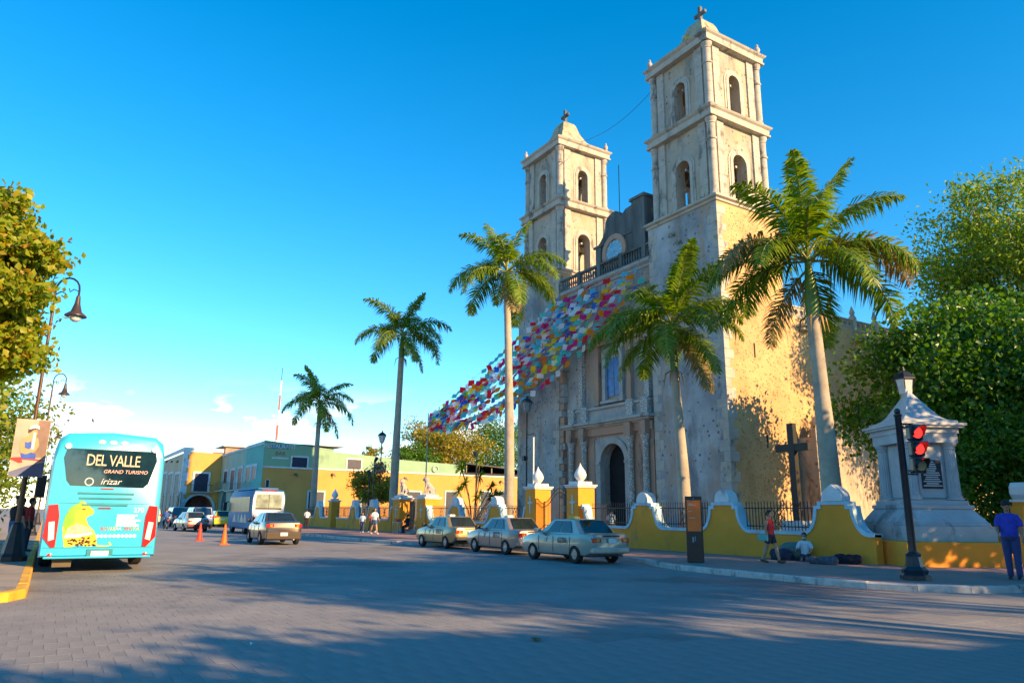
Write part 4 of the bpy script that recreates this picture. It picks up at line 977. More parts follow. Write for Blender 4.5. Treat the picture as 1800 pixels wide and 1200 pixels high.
def tree(label, base, h, crown_c, crown_r, n_leaf, size, m, cat='tree', trunk_r=.18, n_clump=60, seed=1, group=None, fork=.35, aspect=.5, shell=.55, name='tree', lean=(0,0), clump=.33):
    """crown_c relative to base; crown_r = (rx, ry, rz); leaves hang in clumps at branch ends"""
    rr = random.Random(seed); g_ = np.random.default_rng(seed)
    t = thing(name, label, cat, base, 0, group); c = Vector(crown_c)
    tb_ = MB(); f0 = Vector((lean[0], lean[1], h*fork))
    tb_.tube([(0,0,-.1),(f0.x*.4,f0.y*.4,h*fork*.5),tuple(f0)], [trunk_r*1.25,trunk_r,trunk_r*.8], 9)
    clumps = []
    for k in range(n_clump):
        while True:
            d = Vector((rr.uniform(-1,1),rr.uniform(-1,1),rr.uniform(-1,1)))
            if shell < d.length < 1: break
        jit = rr.uniform(.74,1.2)
        p = c + Vector((d.x*crown_r[0], d.y*crown_r[1], d.z*crown_r[2]))*jit
        clumps.append(p)
        if k % 3 == 0:
            mid = f0.lerp(p, .5) + Vector((rr.uniform(-.3,.3),rr.uniform(-.3,.3),rr.uniform(.0,.4)))
            tb_.tube([f0, mid, p], [trunk_r*.42, trunk_r*.22, trunk_r*.07], 6)
    tb_.build('trunk', bark, t, smooth=60)
    per = n_leaf//n_clump; pts = []; cr = min(crown_r)*clump
    for p in clumps:
        q = g_.normal(size=(per,3))*np.array([cr*.62,cr*.62,cr*.42]); pts.append(q + np.array(p))
    pts = np.concatenate(pts)
    leaf_cloud('crown', pts, size, m, t, aspect=aspect)
    return t
lf_yel = leafmat('leaf_yellow_green', [(0.12,0.20,0.015),(0.24,0.32,0.02),(0.36,0.36,0.02),(0.18,0.27,0.02),(0.44,0.24,0.02)], .5)
lf_mid = leafmat('leaf_fresh_green', [(0.07,0.14,0.015),(0.14,0.21,0.02),(0.20,0.24,0.025),(0.10,0.17,0.02)], .4)
lf_light = leafmat('leaf_light_green', [(0.08,0.17,0.02),(0.16,0.26,0.025),(0.24,0.32,0.03),(0.12,0.21,0.02)], .45)
lf_dark = leafmat('leaf_dark_green', [(0.03,0.09,0.012),(0.07,0.17,0.015),(0.11,0.23,0.02),(0.05,0.13,0.012)], .4, .32)
lf_gold = leafmat('leaf_golden', [(0.20,0.20,0.015),(0.36,0.28,0.02),(0.12,0.16,0.02),(0.42,0.30,0.03),(0.06,0.11,0.02)], .4)
# trees of the square on the left
tree('big leaved almond tree leaning over the left pavement beside the tour bus', (-20.5,-4.9,.14), 8, (-.2,2.55,6.0), (1.9,1.6,2.8), 30000, .18, lf_yel, seed=3, n_clump=110, clump=.24, aspect=.75, group='trees of the left square')
tree('bushy bright green tree behind the poster on the left pavement', (-36,-5.6,.14), 8, (0,1.2,3.9), (4.2,3.4,3.6), 15000, .22, lf_mid, seed=5, n_clump=90, group='trees of the left square')
tree('pale green tree farther down the left pavement', (-48,-6.5,.14), 8, (0,1.6,4.6), (5.0,4.0,4.0), 11000, .26, lf_mid, seed=6, n_clump=70, group='trees of the left square')
# right: dark almond tree in the churchyard and a tall light tree behind it
tree('dark glossy almond tree in the churchyard behind the monument', (-18.5,36.0,.15), 7.6, (.4,.2,7.0), (4.8,3.8,3.9), 34000, .28, lf_dark, seed=11, n_clump=120, aspect=.7, trunk_r=.25, shell=.35)
tree('tall feathery light green tree rising above the dark almond tree', (-19.6,48.5,.15), 17, (.5,.6,15.0), (5.8,5.6,7.2), 60000, .32, lf_light, seed=12, clump=.22, n_clump=230, trunk_r=.30, fork=.45, shell=.3, aspect=.42)
tree('dense green tree filling the corner behind the octagonal wall posts', (-10.0,33.5,.15), 8, (0,.5,4.6), (3.4,3.2,4.3), 18000, .24, lf_dark, seed=13, n_clump=90, trunk_r=.2, shell=.3)
tree('yellowish green tree beside the wall of the cross street', (-8.6,38,.15), 11, (.2,0,7.6), (3.8,3.6,4.2), 16000, .22, lf_mid, seed=14, n_clump=90, trunk_r=.22, shell=.3)
tree('low dark green shrub tree filling the gap under the almond tree behind the monument', (-15.2,33.0,.15), 5, (0,0,2.9), (2.8,2.2,2.6), 14000, .24, lf_dark, seed=15, n_clump=70, trunk_r=.12, shell=.1)
# behind the green building
a = onX(770,800,-100.0); tree('golden green flowering tree behind the green building', (-100,a.y,.05), 13, (0,.5,11.0), (6,6.0,4.3), 15000, .38, lf_gold, seed=21, n_clump=90, shell=.3, aspect=.6)
a = onX(860,780,-104.0); tree('dark green tree standing between the green building and the church', (-104,a.y+1.5,.05), 16, (0,0,12.2), (6.5,5.5,5.6), 15000, .36, lf_dark, seed=22, n_clump=80, shell=.35)
a = onX(725,808,-96.0); tree('low bluish green bush top showing over the green parapet', (-96,a.y,.05), 10, (0,0,9.0), (3,4.0,1.9), 6000, .32, lf_dark, seed=23, n_clump=50, shell=.2)
a = onX(655,787,-90.0); tree('small flowering tuft on the roof edge of the green building', (-90,a.y,7.9), 1.6, (0,0,1.1), (.9,1.3,.8), 1200, .26, lf_gold, seed=24, n_clump=20, shell=.1, cat='plant', name='roof_plant', trunk_r=.04)
# frangipani inside the wall
tree('golden frangipani tree behind the ochre wall near the three walkers', (-62.3,24.2,.15), 4.6, (.0,.2,3.6), (2.6,2.0,1.35), 5200, .26, lf_gold, seed=31, n_clump=60, trunk_r=.09, fork=.25, shell=.2)
# trees and houses out of frame on the sun side: they shade the road
SHADE = [((12.5,3.2,6.2,2.4),'lowest round crowned shade tree of the row across the street'),((13,7.4,6.7,2.4),'second lowest shade tree of the row across the street'),((12,11.0,6.9,2.0),'shade tree of middling height in the row across the street'),((13,14.4,7.3,1.9),'narrow shade tree beside the tall ones across the street'),
  ((12.5,18.0,11.3,2.8),'tall shade tree across the street, first of the tall ones'),((13,22.6,12.4,3.2),'tall broad shade tree across the street, second of the tall ones'),((15,29,12.8,3.8),'tallest shade tree of the row at the cross street'),
  ((-1.6,29.6,7.0,3.3),'round shade tree on the far kerb of the cross street, opposite the monument'),((2.5,24.0,6.4,2.6),'small shade tree on the far corner of the cross street'),((-.6,36.5,6.8,3.2),'shade tree farther along the far kerb of the cross street')]
for k, ((x, y, h_, r_), lb) in enumerate(SHADE):
    tree(lb, (x,y,0), h_+r_, (0,0,h_), (r_,r_,r_*.9), 8000, .36, lf_mid, seed=40+k, n_clump=70, shell=.1, group='shade trees across the street')
hb_ = thing('corner_house', 'plain two storey house across the cross street', 'building', (22, 18, 0))
MB().box(-3,9,-14,22,0,9.5).build('wall', cream, hb_); MB().box(-3.3,9.3,-14.3,22.3,9.501,9.9).build('parapet', trim_m, hb_)

# ---- royal palms
frond_green = leafmat('palm_leaflet', [(0.06,0.14,0.012),(0.13,0.22,0.015),(0.22,0.28,0.02),(0.09,0.18,0.015)], .38, .36)
frond_dry = leafmat('palm_leaflet_dry', [(0.26,0.19,0.07),(0.34,0.26,0.10),(0.20,0.15,0.05),(0.22,0.22,0.05)], .25, .6)
rach_m = mat('palm_rachis', (0.22,0.24,0.05), 0.5, 0.15, 3)
trunk_m = mat('palm_trunk', (0.40,0.35,0.27), 0.9, 0.15, 2.2, 0.35, 9, col2=(0.28,0.25,0.20), dirt=((0.16,0.16,0.15),0.32,1.2))
shaft_m = mat('palm_crownshaft', (0.11,0.20,0.03), 0.4, 0.15, 1.5)
def frond_mesh(L, el0, droop, seed, dry=False, n=96):
    """frond in the local xz plane: x outwards; el0 start elevation, droop total bend; returns mesh"""
    g_ = random.Random(seed); pts = []; p = Vector((0,0,0)); steps = 26; ang = el0
    tang = []
    for k in range(steps+1):
        pts.append(p.copy()); t = k/steps
        ang = el0 - droop*(t**1.35); d = Vector((math.cos(ang), .06*math.sin(3*t+seed), math.sin(ang))); tang.append(d.normalized()); p = p + d.normalized()*(L/steps)
    mb = MB(); mb.mi = 0; mb.tube(pts, [.045*(1-.86*k/steps)+.004 for k in range(steps+1)], 5)
    mb.mi = 1
    for k in range(n):
        t = .13 + .87*k/(n-1); i = min(steps-1, int(t*steps)); fpos = pts[i].lerp(pts[i+1], t*steps-i); T = tang[i]
        side = Vector((0,1,0)); upv = T.cross(side)*-1
        ll = L*.23*(math.sin(PI*min(1, .18+.80*t))**.6)*g_.uniform(.85,1.1)
        for s in (-1,1):
            lift = g_.uniform(-.55,.75)
            d = (side*s*1.0 + T*g_.uniform(.45,.8) + upv*lift).normalized()
            w_ = T*.030
            tip = fpos + d*ll + Vector((0,0,-ll*g_.uniform(.22,.5))); mid = fpos + d*ll*.55 + Vector((0,0,-ll*.05))
            mb.add([fpos-w_*.6, mid-w_*1.2, tip, mid+w_*1.2, fpos+w_*.6], [(0,1,3,4),(1,2,3)])
    return mb.mesh('frond', [rach_m, frond_dry if dry else frond_green])
FR = [frond_mesh(3.7, R(80), R(40), 1), frond_mesh(3.8, R(62), R(75), 2), frond_mesh(3.9, R(45), R(95), 3), frond_mesh(3.9, R(26), R(105), 4), frond_mesh(3.8, R(8), R(98), 5), frond_mesh(3.6, R(-15), R(72), 6), frond_mesh(3.4, R(-38), R(50), 7, True), frond_mesh(3.8, R(35), R(120), 8, True)]
def palm(label, base, zt, zc, r0, lean, crown, scale=1.0):
    """zt trunk top, zc crown base; crown = [(mesh index, azimuth in degrees, scale)]"""
    t = thing('royal_palm', label, 'palm tree', base, 0, 'royal palms along the churchyard wall')
    H_ = zt; prof = []
    for k in range(25):
        u = k/24; r = r0*(1.12-.30*u + .16*math.sin(PI*min(1,u*1.5))*(1 if u < .66 else .4)) * (1.18 if k == 0 else 1)
        prof.append((u, r))
    rings = []
    for k in range(97):
        u = k/96; r = np.interp(u, [q[0] for q in prof], [q[1] for q in prof]) * (1 - (.025 if k % 2 else 0))
        rings.append([(lean[0]*u*u + r*math.cos(2*PI*j/14), lean[1]*u*u + r*math.sin(2*PI*j/14), H_*u) for j in range(14)])
    MB().loft(rings).build('trunk', trunk_m, t, smooth=50)
    lx, ly = lean; hc = zc - zt
    MB().tube([(lx,ly,zt-.03),(lx,ly,zt+hc*.25),(lx*1.05,ly*1.05,zt+hc*.7),(lx*1.08,ly*1.08,zc+.25)], [r0*.80,r0*.86,r0*.58,r0*.30], 12).build('crownshaft', shaft_m, t, smooth=60)
    for (i, az, s) in crown:
        place('frond', FR[i], t, (lx*1.08, ly*1.08, zc + {0:.2,1:.15,2:.08,3:0,4:-.04,5:-.1,6:-.3,7:0}[i]), (rnd.uniform(-.12,.12), 0, R(az)), (s*scale,)*3)
    # hanging flower stalks and old sheath
    fs = MB()
    for k in range(7):
        a = rnd.uniform(0,6.28); p0 = Vector((lx+r0*.8*math.cos(a), ly+r0*.8*math.sin(a), zt+.05)); o_ = Vector((math.cos(a),math.sin(a),0))
        fs.tube([p0, p0+o_*.22+Vector((0,0,-.15)), p0+o_*.32+Vector((0,0,-.75))], [.03,.05,.008], 5, .4)
    fs.build('dry_sheath', mat('dry_sheath', (0.34,0.22,0.10), .9, .2, 4), t)
    return t
# azimuths: camera right is about 58 deg, left 238, towards the camera 328, away 148
def crown(seed, n=15, dry=1):
    g_ = random.Random(seed); out = [(0, g_.uniform(0,360), 1.0), (0, g_.uniform(0,360), .92)]
    seq = [1,1,2,2,2,3,3,3,3,4,4,4,5,5][:n-2]
    a = g_.uniform(0,360)
    for k, i in enumerate(seq): out.append((i, a + k*137.5 + g_.uniform(-14,14), g_.uniform(.9,1.08)))
    for k in range(dry): out.append((6, g_.uniform(0,360), g_.uniform(.8,1)))
    return out
palm('stout royal palm nearest the monument with one browned hanging frond', (-16.0,23.1,.15), 8.6, 10.8, .29, (-.15,0), crown(1)+[(7,58,1.05),(7,40,1.0),(7,250,1.0)], 1.18)
palm('shorter royal palm in front of the church portal, shaggy dry leaf bases', (-23.15,23.2,.15), 7.7, 9.8, .235, (-.35,0), crown(2, 18, 2)+[(3,235,1.1),(4,250,1.05),(2,50,1.0)], 1.08)
palm('tallest royal palm standing before the far bell tower, with hanging flower stalks', (-37.5,23.2,.15), 14.9, 16.6, .26, (-.6,0), crown(3, 16), 1.18)
palm('slim royal palm beside the lion gate against open sky', (-55.0,23.2,.15), 13.8, 15.8, .29, (.25,0), crown(4), 1.14)
palm('smallest looking royal palm at the far end of the wall before the green building', (-75.0,22.9,.15), 10.4, 12.5, .28, (-.1,0), crown(5, 15), 1.2)
# dracaena in the courtyard
dr = thing('dracaena', 'spiky many headed dracaena plant behind the ochre wall', 'plant', (-45.5,25.2,.15))
sm_ = MB(); heads = []
for k in range(11):
    a = rnd.uniform(0,6.28); q = rnd.uniform(.3,2.1); e = Vector((math.cos(a)*q, math.sin(a)*q, rnd.uniform(2.2,5.6)))
    sm_.tube([(0,0,0),(e.x*.35,e.y*.35,e.z*.55),tuple(e)], [.06,.045,.03], 6); heads.append(e)
sm_.build('stem', bark, dr)
hb2 = MB()
for e in heads:
    for k in range(44):
        d = Vector((rnd.gauss(0,1),rnd.gauss(0,1),rnd.gauss(.35,.8))).normalized(); s_ = d.cross(Vector((.2,.4,.9))).normalized()*.045
        hb2.add([e-s_, e+d*.35-s_*1.1+Vector((0,0,-.02)), e+d*.68+Vector((0,0,-.14)), e+d*.35+s_*1.1+Vector((0,0,-.02)), e+s_], [(0,1,3,4),(1,2,3)])
stuff(hb2.build('leaf_heads', frond_green, dr))

# ------------------------------------------------------------------ street lamps and poles
lampglass = mat('lamp_glass', (0.62,0.64,0.62), .25, .08, 3)
copper = mat('bronze_pole', (0.10,0.055,0.03), .45, .2, 3, metal=.3)
def crook_lamp(loc, H_, side, label, s=1.0):
    """side = unit direction of the crook"""
    t = thing('street_lamp', label, 'street lamp', loc, 0, 'crook lamps of the left pavement'); d = Vector(side)
    MB().lathe([(.34,0),(.34,.12),(.28,.2),(.22,.5),(.13,.95),(.09,1.0)], (0,0,0), 8).build('base', iron, t)
    MB().lathe([(.075,.9),(.06,3.2),(.075,3.25),(.05,3.3),(.042,H_-.9)], (0,0,0), 10).build('pole', copper, t)
    pts = [Vector((0,0,H_-1.0)), Vector((0,0,H_-.4))]
    for k in range(9):
        a = PI*(1-k/8); pts.append(Vector((0,0,H_-.4)) + d*(.36*s+.36*s*math.cos(a)) + Vector((0,0,.38*s*math.sin(a))))
    pts.append(Vector((0,0,H_-.6)) + d*.72*s)
    ar = MB().tube(pts, .028, 8)
    ar.tube([Vector((0,0,H_-.55)), Vector((0,0,H_-.45))+d*.18*s, Vector((0,0,H_-.52))+d*.32*s, Vector((0,0,H_-.62))+d*.26*s, Vector((0,0,H_-.57))+d*.20*s], .018, 6)
    ar.tube([d*.72*s+Vector((0,0,H_-.45)), d*.55*s+Vector((0,0,H_-.38)), d*.44*s+Vector((0,0,H_-.46)), d*.40*s+Vector((0,0,H_-.36))], .015, 6)
    ar.build('arm', iron, t)
    q = d*.72*s
    MB().lathe([(.05*s,0),(.06*s,-.05),(.08*s,-.25*s),(.15*s,-.50*s),(.30*s,-.62*s),(.30*s,-.65*s),(.12*s,-.64*s)], (q.x,q.y,H_-.58), 16).build('shade', mat('lamp_shade_brown',(0.05,0.035,0.035),.4,.2,3), t, smooth=50)
    MB().ball((q.x,q.y,H_-.58-.66*s), .17*s, 12, 8, sz=.95).build('globe', lampglass, t, smooth=60)
rv = (.527,.85,0)
crook_lamp((-24.17,-.62,.145), 7.95, rv, 'tall crook street lamp with bell shade and glass globe, carrying the poster', .95)
crook_lamp((-46.5,-.62,.145), 8.6, rv, 'second crook street lamp, beyond the lamp that carries the poster', .95)
crook_lamp((-76.0,-.62,.145), 8.6, rv, 'third crook street lamp, small behind the tour bus roof', .95)
# poster on the first lamp
ps = thing('poster_banner', 'portrait poster of a person in white hat and blue dress hung on the lamp post', 'banner', (-24.08,-.62,2.35), 0)
pw, ph = .40, 1.56
def flat(mb, pts, x, th=.004): mb.prism([(p[0],p[1]) for p in pts], 'x', x, x+th); return mb
flat(MB(), [(-pw,0),(pw,0),(pw,ph),(-pw,ph)], 0, .03).build('board', mat('poster_ground',(0.42,0.34,0.30),.6,.12,1.5), ps)
flat(MB(), [(.08,.52),(pw-.01,.52),(pw-.01,ph-.02),(.12,ph-.02)], .031).build('backdrop', mat('poster_brown',(0.22,0.15,0.13),.6,.15,2), ps)
skin_p = mat('poster_skin',(0.55,0.28,0.15),.6,.05,2)
flat(MB(), [(-.22,.62),(-.24,.85),(-.20,1.02),(-.10,1.08),(-.05,1.12),(-.06,1.22),(.0,1.30),(.10,1.28),(.12,1.18),(.08,1.10),(.16,1.04),(.20,.86),(.14,.70),(.02,.60)], .036).build('figure', skin_p, ps)
flat(MB(), [(-.16,.48),(-.20,.64),(-.08,.60),(.04,.66),(.16,.62),(.16,.48)], .041).build('skirt', mat('poster_blue',(0.02,0.09,0.48),.5,.2,4), ps)
flat(MB(), [(-.12,.78),(-.14,.94),(-.08,.92),(.0,.96),(.04,.82),(-.02,.74)], .041).build('bodice', mat('poster_blue',(0.02,0.09,0.48),.5,.2,4), ps)
flat(MB(), [(.03,.74),(.03,1.2),(.09,1.2),(.09,.74)], .046).build('scarf', white_m, ps)
flat(MB(), [(-.09,1.28),(-.05,1.38),(.06,1.42),(.14,1.38),(.16,1.30),(.04,1.32)], .046).build('hat', white_m, ps)
flat(MB(), [(-.10,1.18),(-.10,1.30),(.0,1.32),(.12,1.29),(.02,1.27),(-.04,1.2)], .041).build('hair', mat('poster_hair',(0.06,.03,.03),.6), ps)
flat(MB(), [(-pw,.45),(-pw,.50),(-.2,.52),(.36,.46),(.36,.43),(-.15,.46),(-.12,.38),(-.2,.36)], .034).build('ribbon', mat('poster_red',(0.6,0.03,0.03),.5,.1,3), ps)
flat(MB(), [(-pw+.005,.12),(.0,.30),(pw-.02,.40),(pw-.02,.01),(-pw+.005,.01)], .033).build('lower_field', mat('poster_navy',(0.10,0.12,0.24),.6,.1,2), ps)  # navy field slanting across the bottom of the poster
# lanterns and flood light posts
def lantern_post(loc, H_, label, s=1.0, box=False):
    t = thing('lantern_post', label, 'lamp post', loc, 0, 'lantern posts of the churchyard')
    MB().lathe([(.16,0),(.16,.25),(.08,.4),(.055,1.2),(.05,H_)], (0,0,0), 10).build('pole', iron, t)
    MB().lathe([(.07*s,0),(.16*s,.12*s),(.20*s,.16*s),(.30*s,.62*s)], (0,0,H_), 6).build('lantern_glass', lampglass if not box else mat('lamp_glass_dark',(0.2,.23,.25),.2), t)
    rf = MB().lathe([(.36*s,.621*s),(.36*s,.66*s),(.22*s,.82*s),(.06*s,.92*s),(.03*s,1.05*s)], (0,0,H_), 6)
    for j in range(6):
        a = 2*PI*j/6; rf.tube([(.165*s*math.cos(a),.165*s*math.sin(a),H_+.12*s),(.31*s*math.cos(a),.31*s*math.sin(a),H_+.62*s)], .016*s, 4)
    rf.build('lantern_roof', iron, t); return t
t = lantern_post((-41.5,27,.15), 8.1, 'black lantern post in front of the church facade by the main gate', 1.15, True)
MB().tube([(0,0,6.6),(.9,0,6.6),(.9,0,7.2)], .03, 6).build('arm', iron, t); MB().box(-.35,-.1,-.15,.15,4.9,5.2).build('control_box', iron, t)
t = lantern_post((-60.05,24,.15), 7.2, 'slender bronze lantern post with flowers beside the lion gate palm', 1.1)
_fb = leaf_cloud('flower_basket', nrng.normal(size=(420,3))*np.array([.30,.30,.25])+np.array([-.1,-.1,5.2]), .24, leafmat('basket_flowers',[(0.06,.14,.02),(0.5,.06,.05),(0.7,.68,.66),(0.1,.2,.03),(.6,.3,.05)],.3), t); stuff(_fb)
t = lantern_post((-14.65,26,.15), 5.6, 'pale lantern on thin post rising behind the monument roof', 1.15)
fl_ = thing('flag_pole', 'thin white pole standing beside the church facade lantern', 'pole', (-39.9,26.5,.15)); MB().tube([(0,0,0),(0,0,6.3)], .05, 8).build('pole', white_m, fl_)
def flood(loc, H_, label, az):
    t = thing('floodlight_post', label, 'lamp post', loc, az, 'floodlight posts of the churchyard')
    MB().tube([(0,0,0),(0,0,H_)], .06, 8).build('pole', iron, t)
    MB().tube([(0,0,H_-.05),(.25,0,H_+.25)], [.10,.16], 8).build('lamp_head', iron, t)
flood((-60.4,23.2,.15), 4.6, 'short black floodlight post behind the walkers', R(200)); flood((-58.9,23.0,.15), 5.6, 'taller black floodlight post beside the short one', R(20)); flood((-44.8,25.0,.15), 5.3, 'black floodlight post among the dracaena leaves', R(180))

# ------------------------------------------------------------------ strings of paper flags
flag_cols = [((0.80,0.04,0.05),'red'),((0.85,0.24,0.02),'orange'),((0.85,0.58,0.03),'yellow'),((0.05,0.18,0.62),'blue'),((0.15,0.55,0.72),'sky'),((0.10,0.55,0.48),'green'),((0.82,0.82,0.82),'white'),((0.66,0.05,0.22),'pink')]
FM = []
for c_, nme in flag_cols:
    m = leafmat('paper_'+nme, [c_, tuple(min(1,q*1.2) for q in c_)], .6, .8)
    me = MB().add([(-.15,0,0),(.15,0,0),(.15,.03,-.16),(-.15,.02,-.16),(.14,.07,-.27),(.07,.06,-.25),(0,.07,-.28),(-.07,.06,-.25),(-.14,.07,-.27)], [(0,1,2,3),(3,2,4,5,6,7,8)]).mesh('flag', m); FM.append(me)
steel_grey = mat('galvanised_grey', (0.3,0.31,0.32), .5, .1, 4)
cord = mat('cord_white', (0.5,0.5,0.5), .8)
NS = 20
END = onY(752, 752, 28.0)
fp = thing('bunting_pole', 'slender grey pole in the churchyard holding the ends of the flag strings', 'pole', (END.x, END.y, .15)); MB().tube([(0,0,0),(0,0,END.z+1.2)], [.07,.045], 8).build('pole', steel_grey, fp)
for k in range(NS):
    u = k/(NS-1)
    A = Vector((cx0+.5+(cx1-cx0-.7)*u, CY-.45, 18.4 - (.9 if k % 2 else 0)))
    B_ = END + Vector((0, 0, 1.1*(1-u)))
    t = thing('flag_string', 'outermost cord of paper flags, tied to the balustrade beside the far bell tower' if k == 0 else 'outermost cord of paper flags, tied beside the sunlit bell tower, sagging lowest' if k == NS-1 else 'cord of many coloured paper flags strung between two outer cords from the church balustrade', 'bunting', A, 0, 'strings of paper flags')
    sag = .5 + 2.6*u**1.2 + rnd.uniform(-.25,.25); n = 44; pts = []
    for j in range(n+1):
        s = j/n; p = A.lerp(B_, s) - A; p.z -= sag*4*s*(1-s); pts.append(p)
    MB().tube(pts, .008, 4).build('cord', cord, t)
    L = (B_-A); az = math.atan2(L.y, L.x); nf = int(L.length/.56)
    for j in range(1, nf):
        s = j/nf; i = min(n-1, int(s*n)); p = pts[i].lerp(pts[i+1], s*n-i)
        if rnd.random() < .08: continue
        place('flag', FM[rnd.choice((0,0,1,1,2,2,3,4,4,5,5,6,6,6,6,7,7))], t, p, (rnd.gauss(.15,.3), rnd.gauss(0,.1), az + rnd.gauss(0,.3)), (rnd.uniform(1.55,1.95),)*3)
# ------------------------------------------------------------------ vehicles
rubber = mat('tyre_rubber', (0.018,0.018,0.02), 0.85, 0.15, 8)
steel = mat('wheel_steel', (0.42,0.43,0.45), 0.35, 0.1, 6, metal=0.8)
chrome = mat('chrome', (0.6,0.6,0.6), 0.15, 0.05, 5, metal=1.0)
carglass = glass('car_glass', (0.015,0.025,0.03))
redlamp = mat('tail_red', (0.42,0.012,0.012), 0.2, 0.1, 4, spec=.6); amber = mat('tail_amber', (0.60,0.22,0.02), .2,.1,4); clear = mat('lamp_clear', (0.6,0.62,0.62), .15,.1,4, spec=.7)
blackp = mat('black_plastic', (0.02,0.02,0.022), .55,.2,5); plate_m = mat('number_plate', (0.65,0.66,0.64), .5,.1,6)
def paint(name, c, metal=.35): return mat('paint_'+name, c, .32, .04, 2, metal=metal, coat=.7)
def wheel_meshes(r, wd, spokes=7):
    ty = MB().lathe([(r*.60,-wd/2),(r*.90,-wd/2),(r,-wd*.32),(r,wd*.32),(r*.90,wd/2),(r*.60,wd/2),(r*.60,-wd/2)], (0,0,0), 24, cap=False).mesh('tyre', rubber, 40)
    rm = MB().lathe([(r*.62,-wd*.3),(r*.62,wd*.40),(r*.55,wd*.44),(r*.52,wd*.30),(r*.12,wd*.36),(r*.10,wd*.42),(.005,wd*.43)], (0,0,0), 24)
    for k in range(spokes):
        rm.xf = Matrix.Rotation(2*PI*k/spokes, 4, 'Z'); rm.box(r*.15,r*.52,-r*.055,r*.055,wd*.30,wd*.40)
    rm.xf = None
    return ty, rm.mesh('rim', steel, 40)
def wheel(par, meshes, loc, side):
    w_ = bpy.data.objects.new('wheel', None); COL.objects.link(w_); w_.parent = par; w_.location = loc; w_.rotation_euler = (R(-90)*side, 0, 0)
    place('tyre', meshes[0], w_); place('rim', meshes[1], w_)
def interp(tab, x): return float(np.interp(x, [q[0] for q in tab], [q[1] for q in tab]))
def cut(o, cutters):
    """boolean difference, applied at once"""
    for c in cutters:
        m_ = o.modifiers.new('cut','BOOLEAN'); m_.operation = 'DIFFERENCE'; m_.solver = 'EXACT'; m_.object = c
    dg = bpy.context.evaluated_depsgraph_get(); dg.update(); me = bpy.data.meshes.new_from_object(o.evaluated_get(dg))
    o.modifiers.clear(); o.data = me
    for c in cutters: bpy.data.objects.remove(c)
def plate4(A, B, C_, D, u0, u1, v0, v1, off, th=.008):
    """thin plate over part of the quad A-B-C-D (A,B bottom; D,C top), pushed out along its normal"""
    A, B, C_, D = map(Vector, (A,B,C_,D)); n = (B-A).cross(D-A).normalized()
    def P(u,v): return A.lerp(B,u).lerp(D.lerp(C_,u), v)
    q = [P(u0,v0),P(u1,v0),P(u1,v1),P(u0,v1)]
    return [p+n*off for p in q], [p+n*(off+th) for p in q]
